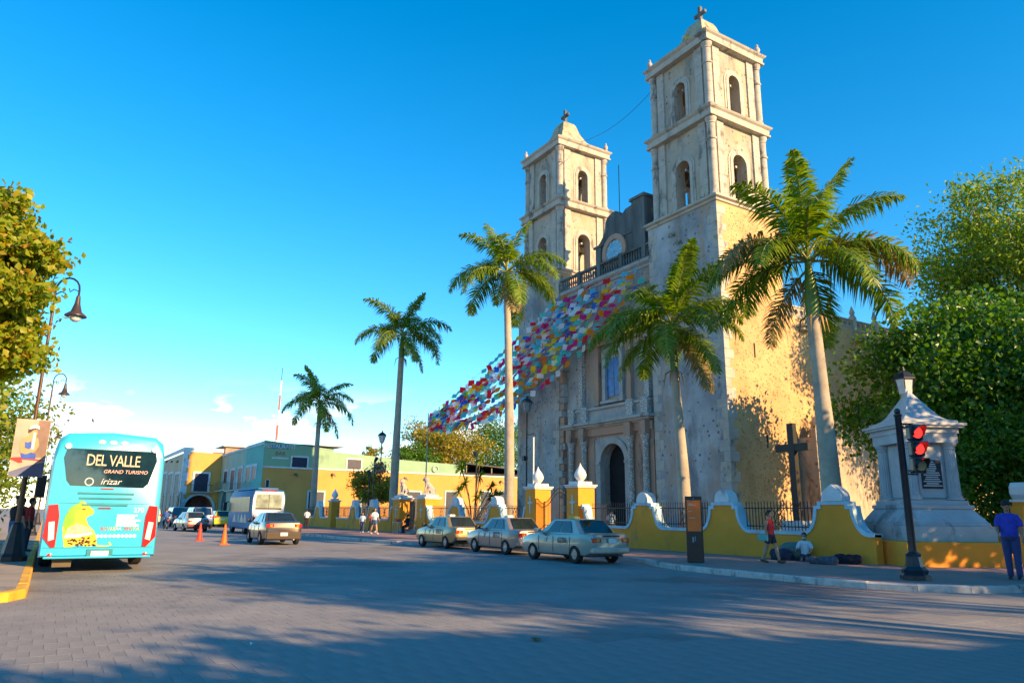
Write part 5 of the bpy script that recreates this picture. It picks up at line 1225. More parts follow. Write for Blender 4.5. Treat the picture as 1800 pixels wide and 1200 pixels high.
def car(label, loc, rz, col, spec, group=None, name='car', cat='car'):
    t = thing(name, label, cat, loc, rz, group); S = spec
    top, wid, zb = S['top'], S['wid'], S.get('zb', .20); xs = S['xs']
    rings = []
    for x in xs:
        zt, hw = interp(top, x), interp(wid, x); zl = zb + interp(S.get('under',[(0,0)]), x)
        half = [(hw*.80,zl),(hw*.96,zl+.06),(hw*1.0,zl+(zt-zl)*.45),(hw*.985,zt-.16),(hw*.93,zt-.04),(hw*.80,zt)]
        rings.append([(x,y,z_) for y,z_ in half] + [(x,-y,z_) for y,z_ in half[::-1]])
    body = MB().loft(rings).build('body', col, t)
    r, wb, tr = S['r'], S['wb'], S['track']
    cs = []
    for wx in wb:
        m_ = MB(); m_.xf = Matrix.Translation((wx,0,r)) @ Matrix.Rotation(R(90),4,'X'); m_.lathe([(r*1.17,-2),(r*1.17,2)], (0,0,0), 28); cs.append(m_.build('cutter', col))
    core = MB().box(min(wb)-r*1.4,max(wb)+r*1.4,-tr/2+.16,tr/2-.16,zb+.01,zb+.42).build('underbody', blackp, t)
    cut(body, cs)
    body.data.polygons.foreach_set('use_smooth',[True]*len(body.data.polygons)); body.data.set_sharp_from_angle(angle=R(32))
    # cabin
    c = S['cab']   # (xr0,xf0,w0,z0, xr1,xf1,w1,z1)
    xr0,xf0,w0,z0,xr1,xf1,w1,z1 = c
    rg = []
    for s in (0,.5,.92,1.0):
        xr, xf, ww, zz = [a+(b_-a)*s for a, b_ in ((xr0,xr1),(xf0,xf1),(w0,w1),(z0,z1))]
        if s == 1.0: xr += .10; xf -= .10; ww -= .08
        elif s == .92: zz = z0+(z1-z0)*.95
        bul = .03
        rg.append([(xr,-ww*.9,zz),(xr-bul,0,zz),(xr,ww*.9,zz),(xr+.08,ww,zz),((xr+xf)/2,ww+.012,zz),(xf-.08,ww,zz),(xf,ww*.9,zz),(xf+bul,0,zz),(xf,-ww*.9,zz),(xf-.08,-ww,zz),((xr+xf)/2,-ww-.012,zz),(xr+.08,-ww,zz)])
    MB().loft(rg).build('cabin', col, t, smooth=38)
    def glasspiece(A,B,C_,D,u0,u1,v0,v1,nm,off=.016,m=carglass):
        a_, b_ = plate4(A,B,C_,D,u0,u1,v0,v1,off); MB().add(a_+b_, [(0,3,2,1),(4,5,6,7),(0,1,5,4),(1,2,6,5),(2,3,7,6),(3,0,4,7)]).build(nm, m, t)
    zt_ = z0+(z1-z0)*.95; q = .95
    xr9, xf9, w9 = xr0+(xr1-xr0)*.92, xf0+(xf1-xf0)*.92, w0+(w1-w0)*.92
    for s in (-1,1):
        A, B, C_, D = (xr0+.02,s*w0,z0),(xf0-.02,s*w0,z0),(xf9,s*w9,zt_),(xr9,s*w9,zt_)
        if s > 0: A, B, C_, D = B, A, D, C_
        for (u0,u1,um0,um1) in S['side']:
            if s > 0: u0,u1 = 1-u1,1-u0
            glasspiece(A,B,C_,D,u0,u1,.10,.90,'side_window')
    glasspiece((xr0,w0*.9,z0),(xr0,-w0*.9,z0),(xr9,-w9*.9,zt_),(xr9,w9*.9,zt_),.06,.94,.08,.92,'rear_window',.034)
    glasspiece((xf0,-w0*.9,z0),(xf0,w0*.9,z0),(xf9,w9*.9,zt_),(xf9,-w9*.9,zt_),.05,.95,.06,.93,'windscreen',.034)
    wm = wheel_meshes(r, .20, S.get('spokes',7))
    for wx in wb:
        for s in (-1,1): wheel(t, wm, (wx, s*(tr/2), r), s)
    xe = xs[0]; hwr = interp(wid, xs[2])
    zl = S['lampz']
    for s in (-1,1):
        xa = S.get('lampx', xe+.03)
        tl_ = MB().box(xa-.03,xa+.10,s*(hwr*.97)-(.34 if s>0 else -.0),s*(hwr*.97)+(.0 if s>0 else .34),zl-.075,zl+.075).build('tail_light', redlamp, t, bevel=.015)
        MB().box(xa-.034,xa-.029,s*hwr*.72-.07,s*hwr*.72+.05,zl-.05,zl+.05).build('indicator', amber, tl_)
        xh = xs[-1]; hwf = interp(wid, xs[-3]); MB().box(xh-.22,xh-.02,s*hwf*.62-.17,s*hwf*.62+.17,S['headz']-.07,S['headz']+.07).build('headlight', clear, t, bevel=.02)
        MB().box(xf0-.35,xf0-.17,s*(w0+.20)-.09,s*(w0+.20)+.09,z0+.02,z0+.17).box(xf0-.27,xf0-.22,min(s*w0*.97,s*(w0+.12)),max(s*w0*.97,s*(w0+.12)),z0+.03,z0+.07).build('mirror', S.get('mirror', blackp), t, bevel=.03)
        for hx_ in S.get('handles', (-.75,.15)): MB().box(hx_-.09,hx_+.09,s*(hwr*.985)-.02,s*(hwr*.985)+.02,z0-.15,z0-.10).build('door_handle', blackp, t)
        for sx_ in S.get('seams', (-.95,-.02,.85)): MB().box(sx_-.004,sx_+.004,s*interp(wid,sx_)*1.002-.008,s*interp(wid,sx_)*1.002+.004,zb+.12,z0-.06).build('door_seam', blackp, t)
    bz = S.get('bumper', (.34,.52)); bm_ = S.get('bumper_mat', col)
    for (xa, xb, hw) in ((xs[0]-.05, xs[0]+.22, interp(wid,xs[1])*1.0), (xs[-1]-.22, xs[-1]+.05, interp(wid,xs[-2])*1.0)):
        MB().box(xa,xb,-hw,hw,bz[0],bz[1]).build('bumper', bm_, t, bevel=.05)
    MB().box(xs[0]-.062,xs[0]-.045,-.16,.16,S['platez']-.075,S['platez']+.075).build('number_plate', plate_m, t)
    MB().tube([(xs[0]-.06,-.45,.26),(xs[0]+.4,-.45,.26)], .03, 8).build('exhaust', steel, t)
    return t
TS = dict(xs=[-2.10,-2.06,-1.95,-1.7,-1.3,-.9,-.4,.2,.7,.95,1.3,1.7,1.98,2.06,2.10], top=[(-2.10,.72),(-2.06,.90),(-1.95,.955),(-1.3,.97),(-.9,.93),(.7,.92),(.95,.935),(1.7,.84),(1.98,.76),(2.06,.66),(2.10,.55)],
          wid=[(-2.1,.66),(-2.06,.74),(-1.7,.81),(-.9,.825),(.7,.825),(1.5,.81),(1.98,.75),(2.1,.64)], under=[(-2.1,.16),(-1.7,.02),(1.7,0),(2.1,.12)], r=.29, wb=(-1.20,1.23), track=1.47,
          cab=(-1.52,.98,.745,.90,-.98,.22,.60,1.385), side=[(.19,.47,0,0),(.50,.80,0,0)], lampz=.74, headz=.66, platez=.73, bumper=(.33,.53))
gold = paint('champagne_gold', (0.30,0.215,0.10)); rose = paint('dusty_rose_silver', (0.27,0.225,0.205)); silver = paint('pale_green_silver', (0.33,0.35,0.31))
ink = mat('taxi_lettering', (0.05,0.03,0.03), .5); maroon_m = mat('taxi_label_maroon', (0.16,0.03,0.03), .5,.1,5); badge = mat('taxi_emblem_blue', (0.25,0.55,0.65), .5)
def taxi(label, xr, y, col, num, bump=None, sgn=None, spokes=7):
    S = dict(TS); S['spokes'] = spokes
    if bump: S['bumper_mat'] = bump
    S['mirror'] = col if num == '6206' else blackp
    t = car(label, (xr-1.2, y, 0), R(180), col, S, 'taxis parked along the churchyard', 'taxi', 'taxi')
    MB().box(-.30,.0,-.14,.14,1.375,1.47).build('roof_sign', sgn or white_m, t, bevel=.03)
    # the near flank is local +y
    put_text(num, .26, ink if num == '6206' else maroon_m, t, (-.55,.836,.70), (-1,0,0), depth=.004)
    if num != '6206': MB().box(-.80,-.30,.829,.833,.80,.83).build('label_bar', maroon_m, t)
    MB().box(.36,.40,.826,.835,.62,.80).box(.30,.359,.826,.834,.73,.76).box(.401,.46,.826,.834,.73,.76).build('door_emblem', badge, t)
    if num == '6206': put_text('Taxi', .14, ink, t, (.42,.835,.87), (-1,0,0), depth=.004, shear=.2)
    MB().box(-2.118,-2.102,-.34,.34,.86,.89).build('trunk_lettering', blackp, t)
    return t
taxi('champagne gold taxi parked first in the row, with black rear bumper', -29.75, 15.90, gold, '8967', blackp)
taxi('rosy silver taxi parked in the middle of the row of three', -24.75, 15.95, rose, '8212', None, spokes=6)
taxi('pale greenish silver taxi parked last in the row, numbered 6206', -19.57, 15.40, silver, '6206', None, mat('taxi_sign_yellow',(0.55,.5,.12),.5), 9)
# other cars
MS = dict(xs=[-2.28,-2.22,-2.05,-1.75,-1.3,-.8,-.2,.4,.9,1.15,1.6,2.0,2.2,2.28], top=[(-2.28,.80),(-2.22,1.0),(-2.05,1.07),(-1.3,1.06),(-.8,.98),(.9,.96),(1.15,.98),(1.8,.88),(2.1,.74),(2.28,.55)],
          wid=[(-2.28,.70),(-2.22,.80),(-1.8,.88),(0,.90),(1.5,.88),(2.0,.82),(2.28,.64)], under=[(-2.28,.10),(-1.9,.02),(1.9,0),(2.28,.08)], r=.33, wb=(-1.32,1.36), track=1.60,
          cab=(-1.78,1.22,.80,.98,-.98,.30,.60,1.46), side=[(.20,.49,0,0),(.52,.84,0,0)], lampz=.88, headz=.70, platez=.50, bumper=(.26,.60), zb=.20)
car('dark bronze saloon car driving away past the orange cones', (-37.05,9.45,0), R(178), paint('dark_bronze',(0.07,0.055,0.04),.4), MS)
HS = dict(xs=[-1.80,-1.76,-1.6,-1.2,-.6,0,.6,.9,1.3,1.6,1.8], top=[(-1.8,.72),(-1.76,.92),(-1.6,.98),(.6,.95),(.9,.97),(1.5,.85),(1.8,.6)], wid=[(-1.8,.70),(-1.76,.78),(-1.2,.82),(1.2,.81),(1.6,.76),(1.8,.62)],
          under=[(-1.8,.1),(1.8,.1)], r=.29, wb=(-1.15,1.2), track=1.45, cab=(-1.74,1.0,.75,.93,-1.35,.20,.60,1.5), side=[(.14,.42,0,0),(.46,.80,0,0)], lampz=.95, headz=.66, platez=.72, bumper=(.28,.55))
car('bright yellow hatchback driving away ahead of the bronze car', (-75.4,14.3-.2,0), R(180), paint('canary_yellow',(0.62,0.50,0.01),0), HS)
OS = dict(TS); OS['bumper_mat'] = mat('bumper_red_strip',(0.16,0.03,0.03),.5)
car('old silver saloon with wide red tail lamps behind the orange cones', (-60.6,9.3,0), R(186), paint('old_silver',(0.36,0.35,0.32)), OS)
SU = dict(xs=[-2.25,-2.2,-2.0,-1.5,-.8,0,.8,1.2,1.7,2.1,2.25], top=[(-2.25,.85),(-2.2,1.1),(-2.0,1.15),(.8,1.12),(1.2,1.12),(2.0,1.02),(2.25,.7)], wid=[(-2.25,.8),(-2.0,.9),(1.5,.9),(2.25,.75)], under=[(-2.25,.1),(2.25,.1)], r=.36, wb=(-1.35,1.4), track=1.6,
          cab=(-2.15,1.25,.84,1.1,-1.95,.5,.70,1.78), side=[(.08,.32,0,0),(.36,.62,0,0),(.66,.92,0,0)], lampz=1.0, headz=.8, platez=.7, bumper=(.35,.62), zb=.26)
car('dark blue sport utility car ahead of the old silver saloon', (-69.5,11.2,0), R(182), paint('dark_blue',(0.02,0.05,0.14)), SU)
car('dark blue pickup like car queuing behind the cream jeep', (-77.0,10.6,0), R(182), paint('navy_blue',(0.015,0.035,0.09)), SU)
car('blue compact car between the silver saloon and the yellow hatchback', (-81.5,13.2-.6,0), R(182), paint('mid_blue',(0.04,0.14,0.34)), HS)
car('cream off-road jeep at the end of the queue beside the tour bus', (-84.0,8.8,0), R(182), paint('jeep_cream',(0.60,0.50,0.30),0), SU)
# orange cones
orange_c = mat('cone_orange', (0.75,0.13,0.01), .5, .08, 2); cone_red = mat('cone_red', (0.70,0.05,0.02), .5,.08,2)
for k, (px, py, hh) in enumerate(((350,950,.88),(393,957,.92))):
    p = gnd(px, py); t = thing('traffic_cone', ['redder traffic cone standing on the road nearer the old silver saloon','orange traffic cone standing on the road beside the bronze saloon'][k], 'traffic cone', p, 0, 'traffic cones on the road')
    MB().box(-.21,.21,-.21,.21,.001,.04).build('foot', (cone_red, orange_c)[k], t, bevel=.02)
    MB().lathe([(.17,.041),(.14,.10),(.035,hh-.02),(.02,hh)], (0,0,0), 16).build('cone', (cone_red, orange_c)[k], t, smooth=50)
# ---- tour bus seen from behind
turq = mat('paint_turquoise', (0.03,0.40,0.62), .30, .03, 1.0, coat=.6)
bt = thing('tour_bus', 'turquoise tour bus with jaguar picture parked at the left kerb, seen from behind', 'bus', (-21.2, 1.22, 0), R(180))
BW, BL, BH = 1.27, 11.5, 3.42   # local: x forward, rear at x=0
def sect(x, hw, z0, z1, rt): return [(x,-hw,z0),(x,-hw*1.0,(z0+z1)*.45),(x,-hw*.985,z1-rt*1.3),(x,-hw*.93,z1-rt*.45),(x,-hw*.78,z1-.04),(x,0,z1+.03),(x,hw*.78,z1-.04),(x,hw*.93,z1-rt*.45),(x,hw*.985,z1-rt*1.3),(x,hw,(z0+z1)*.45),(x,hw,z0)]
body = MB().loft([sect(0,BW*.965,.42,BH-.14,.45), sect(.06,BW*.99,.38,BH-.04,.45), sect(.35,BW,.36,BH,.42), sect(BL-.6,BW,.36,BH,.42), sect(BL,BW*.92,.42,BH-.25,.45)]).build('body', turq, bt, smooth=35)
ax_ = []
for wx in (2.9, 9.0):
    m_ = MB(); m_.xf = Matrix.Translation((wx,0,.5)) @ Matrix.Rotation(R(90),4,'X'); m_.lathe([(.60,-2),(.60,2)], (0,0,0), 24); ax_.append(m_.build('cutter', turq))
cut(body, ax_)
wmb = wheel_meshes(.5, .30, 8)
for wx in (2.9, 9.0):
    for s in (-1,1): wheel(bt, wmb, (wx, s*(BW-.18), .5), s)
MB().box(.4,11,-.9,.9,.30,.9).build('underbody', blackp, bt)
MB().box(.05,.5,-.72,.72,.33,.5).box(.2,.6,.55,.95,.14,.5).build('rear_mudguard', mat('bus_under',(0.10,.08,.05),.8), bt)
xR = -.004
def rear(pts, nm, m, x=xR, th=.012, par=None): return MB().prism([(p[0],p[1]) for p in pts], 'x', x-th, x).build(nm, m, par or bt)
# rear faces -x locally; local y to the left of travel = image left is +y? (bus heads away: left side is image left)
def Q(u, v):  # u 0..1 from image left to right, v metres
    return (BW*.965*(1-2*u), v)
busglass = glass('bus_rear_glass', (0.008,0.03,0.05))
rw = rear([Q(.10,2.98),Q(.08,2.75),Q(.13,2.20),Q(.17,2.08),Q(.83,2.06),Q(.87,2.16),Q(.93,2.75),Q(.91,2.98)], 'rear_window', busglass)
cream_t = mat('bus_letter_cream', (0.62,0.50,0.34), .5); 
put_text('DEL VALLE', .40, cream_t, rw, (xR-.016, -.06, 2.70), (0,-1,0), spacing=.9).scale = (.70,1,1); put_text('GRAND TURISMO', .125, mat('bus_letter_pink',(0.7,.45,.38),.5), rw, (xR-.016,-.36,2.44), (0,-1,0), shear=.2); put_text('irizar', .22, clear, rw, (xR-.016,-.05,2.19), (0,-1,0), shear=.3)
tm_ = MB(); tm_.xf = Matrix.Translation((xR-.014,.42,2.18)) @ Matrix.Rotation(R(-90),4,'Y'); tm_.lathe([(.10,0),(.10,.004),(.075,.005),(.075,.001)], (0,0,0), 18, cap=False); tm_.build('maker_emblem', clear, rw)
for (vv, w_, nm) in ((1.92,.62,'louvre'),(1.80,.58,'louvre'),(1.64,.50,'louvre')): MB().box(xR-.03,xR-.001,-w_,w_,vv-.035,vv).build(nm, mat('turq_dark',(0.02,0.22,0.28),.4), bt)
MB().box(xR-.02,xR-.001,-.14,.14,2.005,2.03).build('brake_light', redlamp, bt); MB().box(xR-.035,xR-.031,-.14,.14,1.535,1.56).build('brake_light', redlamp, bt)
for s, u0 in ((1,.012),(-1,.988)):
    k = 1 if s > 0 else -1
    pts = [(BW*.965*s-.03*s,1.60),(BW*.965*s-.22*s,1.62),(BW*.965*s-.28*s,1.35),(BW*.965*s-.28*s,.62),(BW*.965*s-.20*s,.60),(BW*.965*s-.0*s,.85)]
    tl_ = rear(pts, 'tail_light', redlamp, xR, .03)
    rear([(BW*.965*s-.08*s,1.20),(BW*.965*s-.20*s,1.22),(BW*.965*s-.24*s,.80),(BW*.965*s-.12*s,.76)], 'reversing_lamp', clear, xR-.031, .008, tl_)
    m_ = MB(); m_.xf = Matrix.Translation((xR-.002, s*(BW-.24), .42)) @ Matrix.Rotation(R(-90),4,'Y'); m_.lathe([(.055,0),(.055,.012),(.02,.02)], (0,0,0), 14); m_.build('reflector', redlamp, bt)
    m_ = MB(); m_.xf = Matrix.Translation((.06, s*(BW-.30), 3.03)) @ Matrix.Rotation(R(-90),4,'Y'); m_.lathe([(.07,0),(.07,.10),(.02,.11)], (0,0,0), 14); m_.build('marker_lamp', white_m, bt)
for q in (-.25,0,.25): m_ = MB(); m_.xf = Matrix.Translation((.045,q,3.17)) @ Matrix.Rotation(R(-90),4,'Y'); m_.lathe([(.05,0),(.05,.06),(.01,.065)], (0,0,0), 10, 0, 1, 1.7); m_.build('roof_lamp', clear, bt)
# picture on the engine lid: jaguar filled with forest, sand, sea
jg = rear([Q(.19,.62),Q(.17,.85),Q(.155,1.1),Q(.165,1.35),Q(.20,1.55),Q(.25,1.64),Q(.27,1.65),Q(.275,1.72),Q(.31,1.70),Q(.325,1.66),Q(.36,1.61),Q(.375,1.54),Q(.405,1.50),Q(.41,1.44),Q(.40,1.385),Q(.37,1.36),Q(.345,1.30),Q(.37,1.15),Q(.43,1.0),Q(.46,.85),Q(.475,.66),Q(.40,.62),Q(.36,.64),Q(.30,.68),Q(.26,.62)], 'jaguar_picture', mat('pic_yellow',(0.75,0.47,0.03),.5,.1,3), xR, .004)
rear([Q(.19,.95),Q(.157,1.1),Q(.165,1.35),Q(.20,1.55),Q(.25,1.64),Q(.27,1.65),Q(.275,1.72),Q(.31,1.70),Q(.30,1.60),Q(.28,1.50),Q(.25,1.35),Q(.26,1.22),Q(.20,1.05)], 'forest', mat('pic_green',(0.20,0.50,0.03),.5,.15,3), xR-.0045, .003, jg)
rear([Q(.19,.93),Q(.20,1.05),Q(.28,1.18),Q(.36,1.10),Q(.42,1.02),Q(.40,.98),Q(.28,.92)], 'sand', mat('pic_sand',(0.62,0.40,0.28),.5,.1,4), xR-.0045, .003, jg)
rear([Q(.18,.82),Q(.19,.92),Q(.28,.915),Q(.41,.97),Q(.43,.92),Q(.30,.84)], 'sea', mat('pic_sea',(0.45,0.70,0.75),.5,.1,4), xR-.005, .003, jg)
sp = MB()
for k in range(46):
    u, v = rnd.uniform(.20,.46), rnd.uniform(.64,.86)
    if (v > .80 and u < .30) or (v > .84): continue
    y, z_ = Q(u,v); n_ = 6; pts = [(y+.03*math.cos(2*PI*j/n_)*rnd.uniform(.7,1.2), z_+.022*math.sin(2*PI*j/n_)*rnd.uniform(.7,1.2)) for j in range(n_)]; sp.prism(pts,'x',xR-.0085,xR-.0045)
stuff(sp.build('rosettes', mat('pic_brown',(0.06,0.03,0.01),.5), jg))
rear([Q(.475,.66),Q(.55,.635),Q(.59,.66),Q(.575,.72),Q(.585,.73),Q(.605,.66),Q(.56,.615),Q(.47,.62)], 'tail', mat('pic_yellow',(0.75,0.47,0.03),.5,.1,3), xR, .004, jg)
rear([Q(.30,1.52),Q(.33,1.53),Q(.335,1.50),Q(.305,1.495)], 'eye', mat('pic_brown',(0.06,0.03,0.01),.5), xR-.0075, .003, jg)
put_text('270', .16, white_m, bt, (xR-.006,*Q(.815,1.50)), (0,-1,0))
cols_ = [(0.7,.04,.03),(0.7,.10,.03),(0.75,.25,.02),(0.78,.55,.03),(0.75,.6,.1),(0.4,.65,.6),(0.45,.7,.75)]
txt = 'RIVIERA'; 
for k, ch in enumerate(txt): put_text(ch, .125, mat('riv_%d'%k, cols_[k], .5), bt, (xR-.006,*Q(.50+.0265*k,1.04)), (0,-1,0), shear=.15)
for k, ch in enumerate('MAYA'): put_text(ch, .125, mat('may_%d'%k, [(0.7,.03,.03),(0.72,.15,.03),(0.78,.45,.03),(0.7,.65,.1)][k], .5), bt, (xR-.006,*Q(.715+.036*k,1.04)), (0,-1,0), shear=.15)
for k, w_ in enumerate((.46,.40,.54,.44,.52)): y, z_ = Q(.62,1.37-.06*k); MB().box(xR-.007,xR-.003,y-w_,y,z_-.02,z_+.02).build('notice_line', mat('notice_white',(0.7,.75,.75),.5), bt)
for k in range(10): m_ = MB(); y, z_ = Q(.47+.037*k,.87); m_.xf = Matrix.Translation((xR-.004,y,z_)) @ Matrix.Rotation(R(-90),4,'Y'); m_.lathe([(.048,0),(.048,.003)], (0,0,0), rnd.choice((5,6,12))); m_.build('pictogram', mat('picto_pale',(0.35,.65,.70),.5), bt)
pl_ = MB().box(xR-.05,xR-.031,-.21,.17,.60-.08-.12,.60+.02-.1).build('number_plate', plate_m, bt); MB().box(xR-.03,xR-.001,-.30,.26,.36,.56).build('plate_recess', mat('turq_dark',(0.02,0.22,0.28),.4), bt)
MB().box(xR-.008,xR-.001,-1.2,1.2,.598,.606).box(xR-.008,xR-.001,-.98,.98,1.655,1.662).build('lid_seam', mat('turq_dark',(0.02,0.22,0.28),.4), bt)
MB().box(xR-.06,xR+.3,-1.16,1.16,.345,.40).build('rear_lip', turq, bt, bevel=.02)
MB().box(.9,10.9,BW-.004,BW+.012,1.75,2.95).build('side_window', busglass, bt); MB().box(.9,10.9,-BW-.012,-BW+.004,1.75,2.95).build('side_window', busglass, bt)
lv = MB()
for k in range(9): lv.box(.15,.75,BW+.0,BW+.012,1.50+k*.055,1.53+k*.055)
lv.build('side_louvre', mat('turq_dark',(0.02,0.22,0.28),.4), bt)
MB().box(11.2,11.35,BW+.10,BW+.40,1.9,2.7).tube([(11.3,BW-.1,2.85),(11.3,BW+.25,2.75)], .03, 6).build('mirror', blackp, bt, bevel=.03)
# ---- white and blue midibus
mbw, mbl = 1.12, 7.6; mbus = thing('midibus', 'blue and white midibus parked by the pavement ahead of the bronze car', 'bus', (-50.9, 12.55, 0), R(180))
mblue = mat('paint_bus_blue', (0.03,0.17,0.36), .55,.05,1,spec=.25); mwhite = mat('paint_bus_white', (0.72,0.73,0.72), .35,.04,1,coat=.4)
def ms_(x, hw, z0, z1): return [(x,-hw,z0),(x,-hw,1.3),(x,-hw*.97,z1-.35),(x,-hw*.86,z1-.08),(x,0,z1),(x,hw*.86,z1-.08),(x,hw*.97,z1-.35),(x,hw,1.3),(x,hw,z0)]
body = MB().loft([ms_(0,mbw*.96,.45,2.86), ms_(.12,mbw,.40,2.95), ms_(mbl-.7,mbw,.40,2.95), ms_(mbl,mbw*.9,.45,2.6)]).build('body', mblue, mbus, smooth=35)
ax_ = []
for wx in (1.8, 5.9):
    m_ = MB(); m_.xf = Matrix.Translation((wx,0,.42)) @ Matrix.Rotation(R(90),4,'X'); m_.lathe([(.50,-2),(.50,2)], (0,0,0), 20); ax_.append(m_.build('cutter', mblue))
cut(body, ax_); wmm = wheel_meshes(.42,.24,6)
for wx in (1.8,5.9):
    for s in (-1,1): wheel(mbus, wmm, (wx, s*(mbw-.14), .42), s)
MB().box(.3,7.2,-.8,.8,.32,.8).build('underbody', blackp, mbus)
MB().prism([(-1.02,.5),(-1.04,2.3),(-.92,2.78),(.92,2.78),(1.04,2.3),(1.02,.5)],'x',-.016,-.001).build('rear_panel', mwhite, mbus)
o = MB().prism([(-.86,1.62),(-.84,2.62),(.84,2.62),(.86,1.62)],'x',-.03,-.017).build('rear_window', glass('bus_pale_glass',(0.30,0.36,0.30),.1), mbus)
MB().box(-.036,-.031,-.015,.015,1.62,2.62).build('divider', blackp, o); MB().box(-.036,-.031,-.86,.86,1.63,1.72).build('wiper_bar', blackp, o)
for s in (-1,1): MB().box(-.05,-.017,s*.90-.08,s*.90+.08,.85,1.15).build('tail_light', redlamp, mbus, bevel=.02); MB().box(-.05,-.017,s*.90-.08,s*.90+.08,.70,.83).build('indicator', amber, mbus)
for s in (-1,1): MB().box(.5,6.9,s*mbw*.992-.02,s*mbw*.992+.02,1.45,2.45).build('side_window', mat('bus_side_glass',(0.02,0.04,0.045),.35,.4,1.5,spec=.3), mbus)
for k, (x_, c_) in enumerate(((2.6,(0.5,.5,.42)),(3.6,(0.10,.30,.33)),(4.9,(0.55,.5,.4)),(1.6,(0.30,.45,.45)))):
    MB().prism([(x_-.6,.75),(x_,1.35),(x_+.55,.75)],'y',mbw+.002,mbw+.008).build('wave_graphic', mat('bus_graphic_%d'%k,c_,.4), mbus)
MB().box(.4,6.6,-.7,.7,2.93,3.05).build('roof_unit', mblue, mbus, bevel=.06); MB().box(-.02,.10,-.5,.5,2.86,2.93).build('roof_lamps', redlamp, mbus)
MB().box(7.45,7.6,mbw+.08,mbw+.34,1.5,2.1).tube([(7.4,mbw-.1,2.2),(7.5,mbw+.2,2.1)],.03,6).build('mirror', blackp, mbus)
# motorcycle with its rider
mo = thing('motorcycle', 'dark blue motorcycle riding away behind the queue of cars', 'motorcycle', (-66.5,8.35,0), R(184))
wmo = wheel_meshes(.30,.10,9)
for x_ in (-.62,.62): wheel(mo, wmo, (x_,0,.30), 1)
fm = MB(); fm.tube([(-.62,0,.32),(-.1,0,.45),(.2,0,.75),(.45,0,.85)], [.05,.08,.07,.05], 8); fm.tube([(.62,0,.30),(.45,0,.90),(.38,0,1.05)], .03, 6); fm.tube([(.36,-.32,1.08),(.40,0,1.04),(.36,.32,1.08)], .018, 6); fm.build('frame', paint('moto_blue',(0.02,.06,.2)), mo)
MB().tube([(-.55,0,.74),(-.25,0,.72),(.02,0,.74)], [.08,.12,.09], 8, .6).build('seat', blackp, mo); MB().ball((.22,0,.80),.16,10,6,sx=1.5).build('tank', paint('moto_blue',(0.02,.06,.2)), mo); MB().box(-.75,-.70,-.07,.07,.66,.74).build('tail_light', redlamp, mo)
